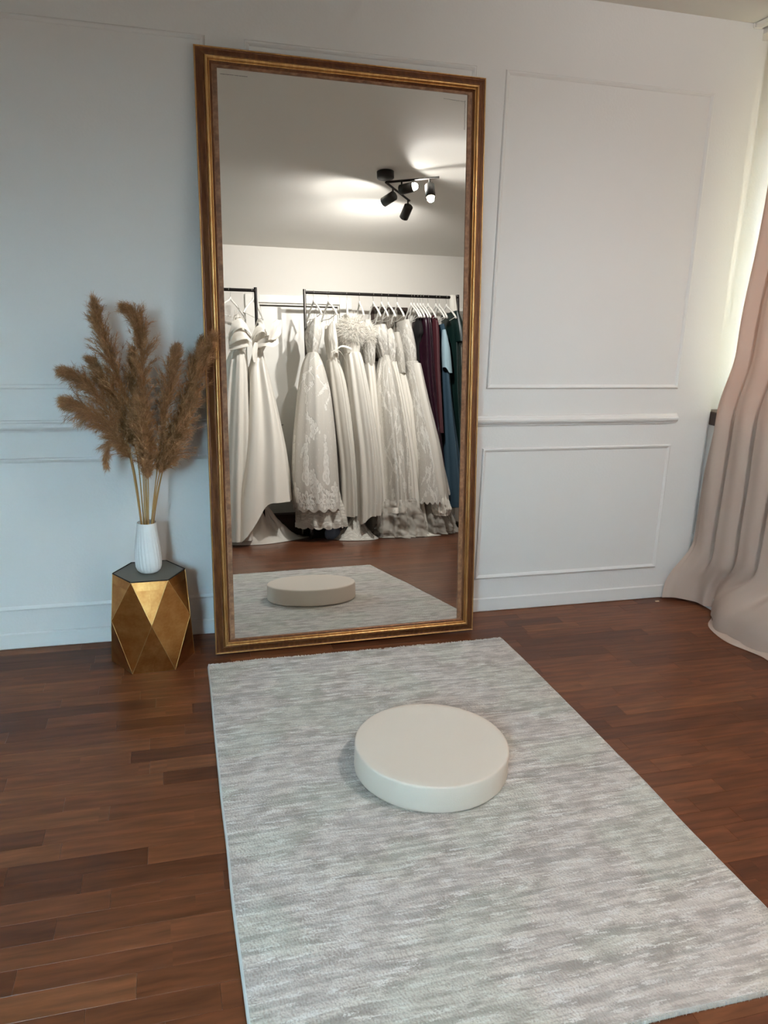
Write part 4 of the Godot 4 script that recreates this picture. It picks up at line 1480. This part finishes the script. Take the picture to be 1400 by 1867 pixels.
	part("skirt", cloth([[1.52, 2.075, .042, Z, .11], [1.2, 2.12, .06, Z + .02, .18], [0.7, 2.18, .075, Z + .02, .22], [0.25, 2.2, .09, Z + .02, .24]], {"folds": 7, "a1": 0.12, "phase": 1.1}), M.tulle_bright, t)
	straps(t, 2.02, 1.84, Z, 0.1, M.lace_fine)
	t = gown("bridal_gown", "plain grey-white tulle gown, seventh on the long rail, between two lace ones", G)
	part("bodice", cloth([[1.80, 2.10, .036, Z, .13], [1.6, 2.14, .04, Z, .12], [1.45, 2.165, 0.031, Z, 0.088]], {"a1": 0.06, "folds": 6, "phase": 2.1, "vr": 0.4}), M.lace_fine, t)
	part("skirt", cloth([[1.46, 2.165, .044, Z + .05, .11], [1.11, 2.205, .07, Z + .05, .17], [0.72, 2.222, .078, Z + .05, .2], [0.33, 2.25, .095, Z + .05, .22], [0.05, 2.28, .10, Z + .05, .24]], {"folds": 8, "a1": 0.18, "phase": 5.2}), M.tulle_bright, t)
	straps(t, 2.09, 1.8, Z, 0.1, M.lace_fine)
	t = gown("bridal_gown", "white lace mermaid gown slanting to the right, last white one on the long rail", G)
	part("bodice", cloth([[1.90, 2.172, .036, Z - .05, .15], [1.78, 2.195, .050, Z - .05, .16], [1.66, 2.222, .054, Z - .05, .14], [1.52, 2.245, 0.041, Z - .05, 0.104]], {"a1": 0.04, "folds": 5, "phase": 1.9, "vr": 0.35}), M.lace_dense, t)
	part("skirt", cloth([[1.53, 2.245, .056, Z - .05, .13], [1.35, 2.276, .058, Z - .06, .15], [0.97, 2.325, .085, Z - .07, .19], [0.59, 2.372, .112, Z - .08, .23], [0.31, 2.385, .128, Z - .08, .26]], {"folds": 5, "a1": 0.10, "phase": 0.6, "hem": 0.03, "scallop": 20, "ur": 1.5}), M.lace_dense, t)
	part("front_panel", cloth([[1.5, 2.262, .045, Z - .11, .10], [1.2, 2.308, .052, Z - .15, .10], [0.8, 2.372, .066, Z - .2, .11], [0.45, 2.412, .075, Z - .22, .12], [0.33, 2.425, .076, Z - .22, .12]], {"folds": 4, "a1": 0.05, "phase": 0.1, "hem": 0.015, "scallop": 24}), M.crepe, t)
	part("lace_godet", cloth([[0.85, 2.435, .03, Z - .04, .10], [0.6, 2.478, .045, Z - .05, .14], [0.37, 2.515, .055, Z - .05, .17]], {"folds": 5, "a1": 0.1, "phase": 2.2, "hem": 0.02, "scallop": 12, "vr": 0.5}), M.lace_dense, t)
	part("underskirt", cloth([[0.40, 2.42, .07, Z - .14, .18], [0.26, 2.435, .085, Z - .16, .2], [0.18, 2.44, .07, Z - .16, .18]], {"folds": 13, "a0": 0.08, "a1": 0.2, "crumple": 0.2, "phase": 3.3}), M.tulle_bright, t)
	part("tulle_train", cloth([[0.30, 2.40, .10, Z - .02, .2], [0.16, 2.43, .15, Z - .04, .24], [0.02, 2.45, .18, Z - .06, .28]], {"folds": 13, "a0": 0.08, "a1": 0.22, "crumple": 0.2, "phase": 4.4}), M.tulle, t)
	# ---- dark evening dresses
	var E := "coloured evening dresses at the end of the long rail"
	t = gown("evening_dress", "dark plum sequinned evening dress next to the white gowns", E)
	sk = cloth([[1.96, 2.355, .036, Z - .03, .13], [1.86, 2.358, .052, Z - .03, .18], [1.36, 2.385, .058, Z - .03, .17], [0.97, 2.425, .05, Z - .03, .18], [0.50, 2.46, .055, Z - .03, .19]], {"folds": 9, "a0": 0.12, "a1": 0.2, "phase": 1.4})
	part("dress_body", sk, M.plum, t)
	sequins(t, sk, M.plum_sequin, 220, 0.004, 41)
	t = gown("evening_dress", "black evening dress showing a pointed shoulder beside the lace mermaid gown", E)
	part("dress_body", cloth([[1.92, 2.30, .016, Z - .10, .05], [1.80, 2.305, .034, Z - .06, .12], [1.68, 2.315, .026, Z + .02, .12], [1.2, 2.35, .026, Z + .07, .13], [0.8, 2.37, .026, Z + .08, .13]], {"folds": 5, "a1": 0.1, "phase": 2.0}), M.black_cloth, t)
	t = gown("evening_dress", "knee-length burgundy velvet dress between the plum and blue ones", E)
	part("dress_body", cloth([[1.95, 2.446, .030, Z - .02, .12], [1.84, 2.45, .045, Z - .02, .17], [1.48, 2.455, .045, Z - .03, .16], [1.15, 2.465, .042, Z - .03, .17], [0.91, 2.470, .044, Z - .03, .18]], {"folds": 5, "a0": 0.04, "a1": 0.1, "phase": 0.5}), M.burgundy, t)
	t = gown("evening_dress", "long dusty blue dress with a pale blue short sleeve", E)
	part("sleeve", cloth([[1.82, 2.515, .014, Z - .17, .03], [1.67, 2.527, .034, Z - .17, .055], [1.49, 2.542, .042, Z - .16, .06]], {"folds": 3, "a1": 0.1, "phase": 0.2, "lift": -0.05, "lift_at": 0.2}), M.pale_blue, t)
	part("bodice", cloth([[1.88, 2.535, .025, Z, .12], [1.7, 2.545, .036, Z, .15], [1.48, 2.555, 0.027, Z, 0.104]], {"folds": 5, "a1": 0.05, "phase": 1.2}), M.dusty_blue, t)
	part("skirt", cloth([[1.50, 2.556, .036, Z - .02, .13], [1.10, 2.570, .050, Z - .02, .17], [0.58, 2.602, .088, Z - .02, .21], [0.24, 2.612, .092, Z - .02, .23]], {"folds": 7, "a1": 0.13, "phase": 2.4}), M.dusty_blue, t)
	t = gown("evening_dress", "dark green sequinned dress with a feathered short sleeve, by the right post", E)
	sk = cloth([[1.99, 2.64, .030, Z + .03, .14], [1.80, 2.655, .060, Z + .03, .18], [1.36, 2.668, .072, Z + .03, .17], [0.97, 2.678, .070, Z + .03, .18], [0.4, 2.69, .068, Z + .03, .2]], {"folds": 7, "a1": 0.12, "phase": 0.8})
	part("dress_body", sk, M.green, t)
	sequins(t, sk, M.green_sequin, 260, 0.004, 43)
	part("sleeve", cloth([[1.99, 2.645, .022, Z - .13, .05], [1.85, 2.67, .045, Z - .15, .06], [1.72, 2.685, .05, Z - .16, .06]], {"folds": 3, "a1": 0.08, "phase": 2.0}), M.green, t)
	tag(part("feather_cuff", puff(Vector3(2.70, 1.73, Z - .16), Vector3(.04, .05, .05), 700, 0.03, 55), M.green, t), "", "", "", "stuff")
	# white veil over the end of the bar
	t = thing("bridal_veil", "white veil draped over the right end of the long rail", "veil")
	part("veil_cloth", cloth([[BAR_Y + 0.02, 2.675, .030, Z, .022], [BAR_Y - .03, 2.677, .032, Z, .035], [1.9, 2.69, .034, Z, .05], [1.5, 2.71, .036, Z, .06], [0.9, 2.73, .038, Z, .07]], {"folds": 6, "a0": 0.04, "a1": 0.12, "phase": 1.5}), M.tulle_bright, t)
	# ---- hangers
	var HG := "white hangers on the long rail"
	hanger(0.672, 0.75, "white hanger with a crossbar holding the matte gown with the ruffled neckline", "white hangers on the left rail")
	hanger(0.862, 0.55, "white hanger above the satin bow gown, beside the rail's end post", "white hangers on the left rail")
	var xs := [[1.382, -.10, "white hanger holding the scalloped lace gown"], [1.514, -.10, "white hanger holding the slim gown with the sash"], [1.678, .25, "white hanger above the feathered gown"], [1.791, .1, "white hanger holding the gown with tulle sleeves"], [1.918, 0.0, "white hanger holding the glittering appliqué gown"], [1.993, .03, "white hanger holding the beaded lace gown"], [2.055, 0.0, "white hanger holding the plain tulle gown"], [2.141, .04, "white hanger holding the lace mermaid gown"]]
	for h in xs: hanger(h[0], h[1], h[2], HG)
	var cluster := ["leftmost", "second from left", "middle", "fourth from left", "rightmost"]
	for i in 5:
		hanger([2.272, 2.299, 2.332, 2.359, 2.386][i], rng.randf_range(-0.06, 0.06), cluster[i] + " of five tightly packed white hangers above the plum dress", "hangers in the tight cluster on the long rail")
	hanger(2.434, 0.03, "white hanger holding the burgundy velvet dress", HG)
	hanger(2.509, 0.0, "white hanger left of the dusty blue dress", HG)
	hanger(2.543, 0.05, "white hanger above the pale blue sleeve", HG)
	hanger(2.612, -0.03, "white hanger holding the green sequinned dress, nearest the veil", HG)


func floor_clutter() -> void:
	var t := thing("storage_box", "dark brown box on the floor behind the satin gown's train", "box")
	part("box_body", boxes([[Vector3(1.02, 0, 3.95), Vector3(1.25, 0.19, 4.13)]], 0.006), M.box_brown, t)
	part("lid", boxes([[Vector3(1.015, 0.19, 3.945), Vector3(1.255, 0.215, 4.135)]], 0.006), M.box_brown, t)
	t = thing("storage_box", "black box on the floor under the scalloped lace gown", "box")
	part("box_body", boxes([[Vector3(1.32, 0, 3.82), Vector3(1.54, 0.12, 4.06)]], 0.006), M.box_black, t)
	part("lid", boxes([[Vector3(1.315, 0.12, 3.815), Vector3(1.545, 0.14, 4.065)]], 0.006), M.box_black, t)
	t = thing("fabric_pouch", "small blue-grey pouch on the floor beside the black box", "pouch")
	var st := begin()
	lathe(st, [Vector2(0, 0), Vector2(0.05, 0.0), Vector2(0.068, 0.02), Vector2(0.07, 0.06), Vector2(0.055, 0.10), Vector2(0.03, 0.118), Vector2(0.0, 0.12)], 32, Vector3(1.475, 0, 3.72), func(a, y): return 1.0 + 0.05 * sin(a * 5.0))
	part("pouch_body", done(st), M.pouch, t)
	t = thing("shoe", "black shoe on the floor near the right end of the long rail", "shoe")
	var c := Vector3(2.80, 0, 3.98)
	var rows := []
	for i in 14:
		var s := i / 13.0
		var r := PackedVector3Array()
		var w := 0.036 * sqrt(maxf(0.0, sin(PI * clampf(s * 0.92 + 0.04, 0, 1))))
		var h := lerpf(0.075, 0.035, smoothstep(0.1, 0.7, s)) * sqrt(maxf(0.0, sin(PI * clampf(s * 0.9 + 0.07, 0, 1))))
		for k in 17:
			var a := PI * k / 16.0
			r.append(c + Vector3(-0.13 + 0.26 * s, 0.008 + h * sin(a), w * cos(a)))
		rows.append(r)
	st = begin()
	grid(st, rows)
	part("upper", done(st), M.box_black, t)
	st = begin()
	tube(st, [c + Vector3(-0.12, 0.006, 0), c + Vector3(0, 0.006, 0), c + Vector3(0.125, 0.006, 0)], [0.006, 0.006, 0.005], 6)
	part("sole", boxes([[c + Vector3(-0.125, 0, -0.028), c + Vector3(0.125, 0.012, 0.028)]], 0.004), M.dark, t)
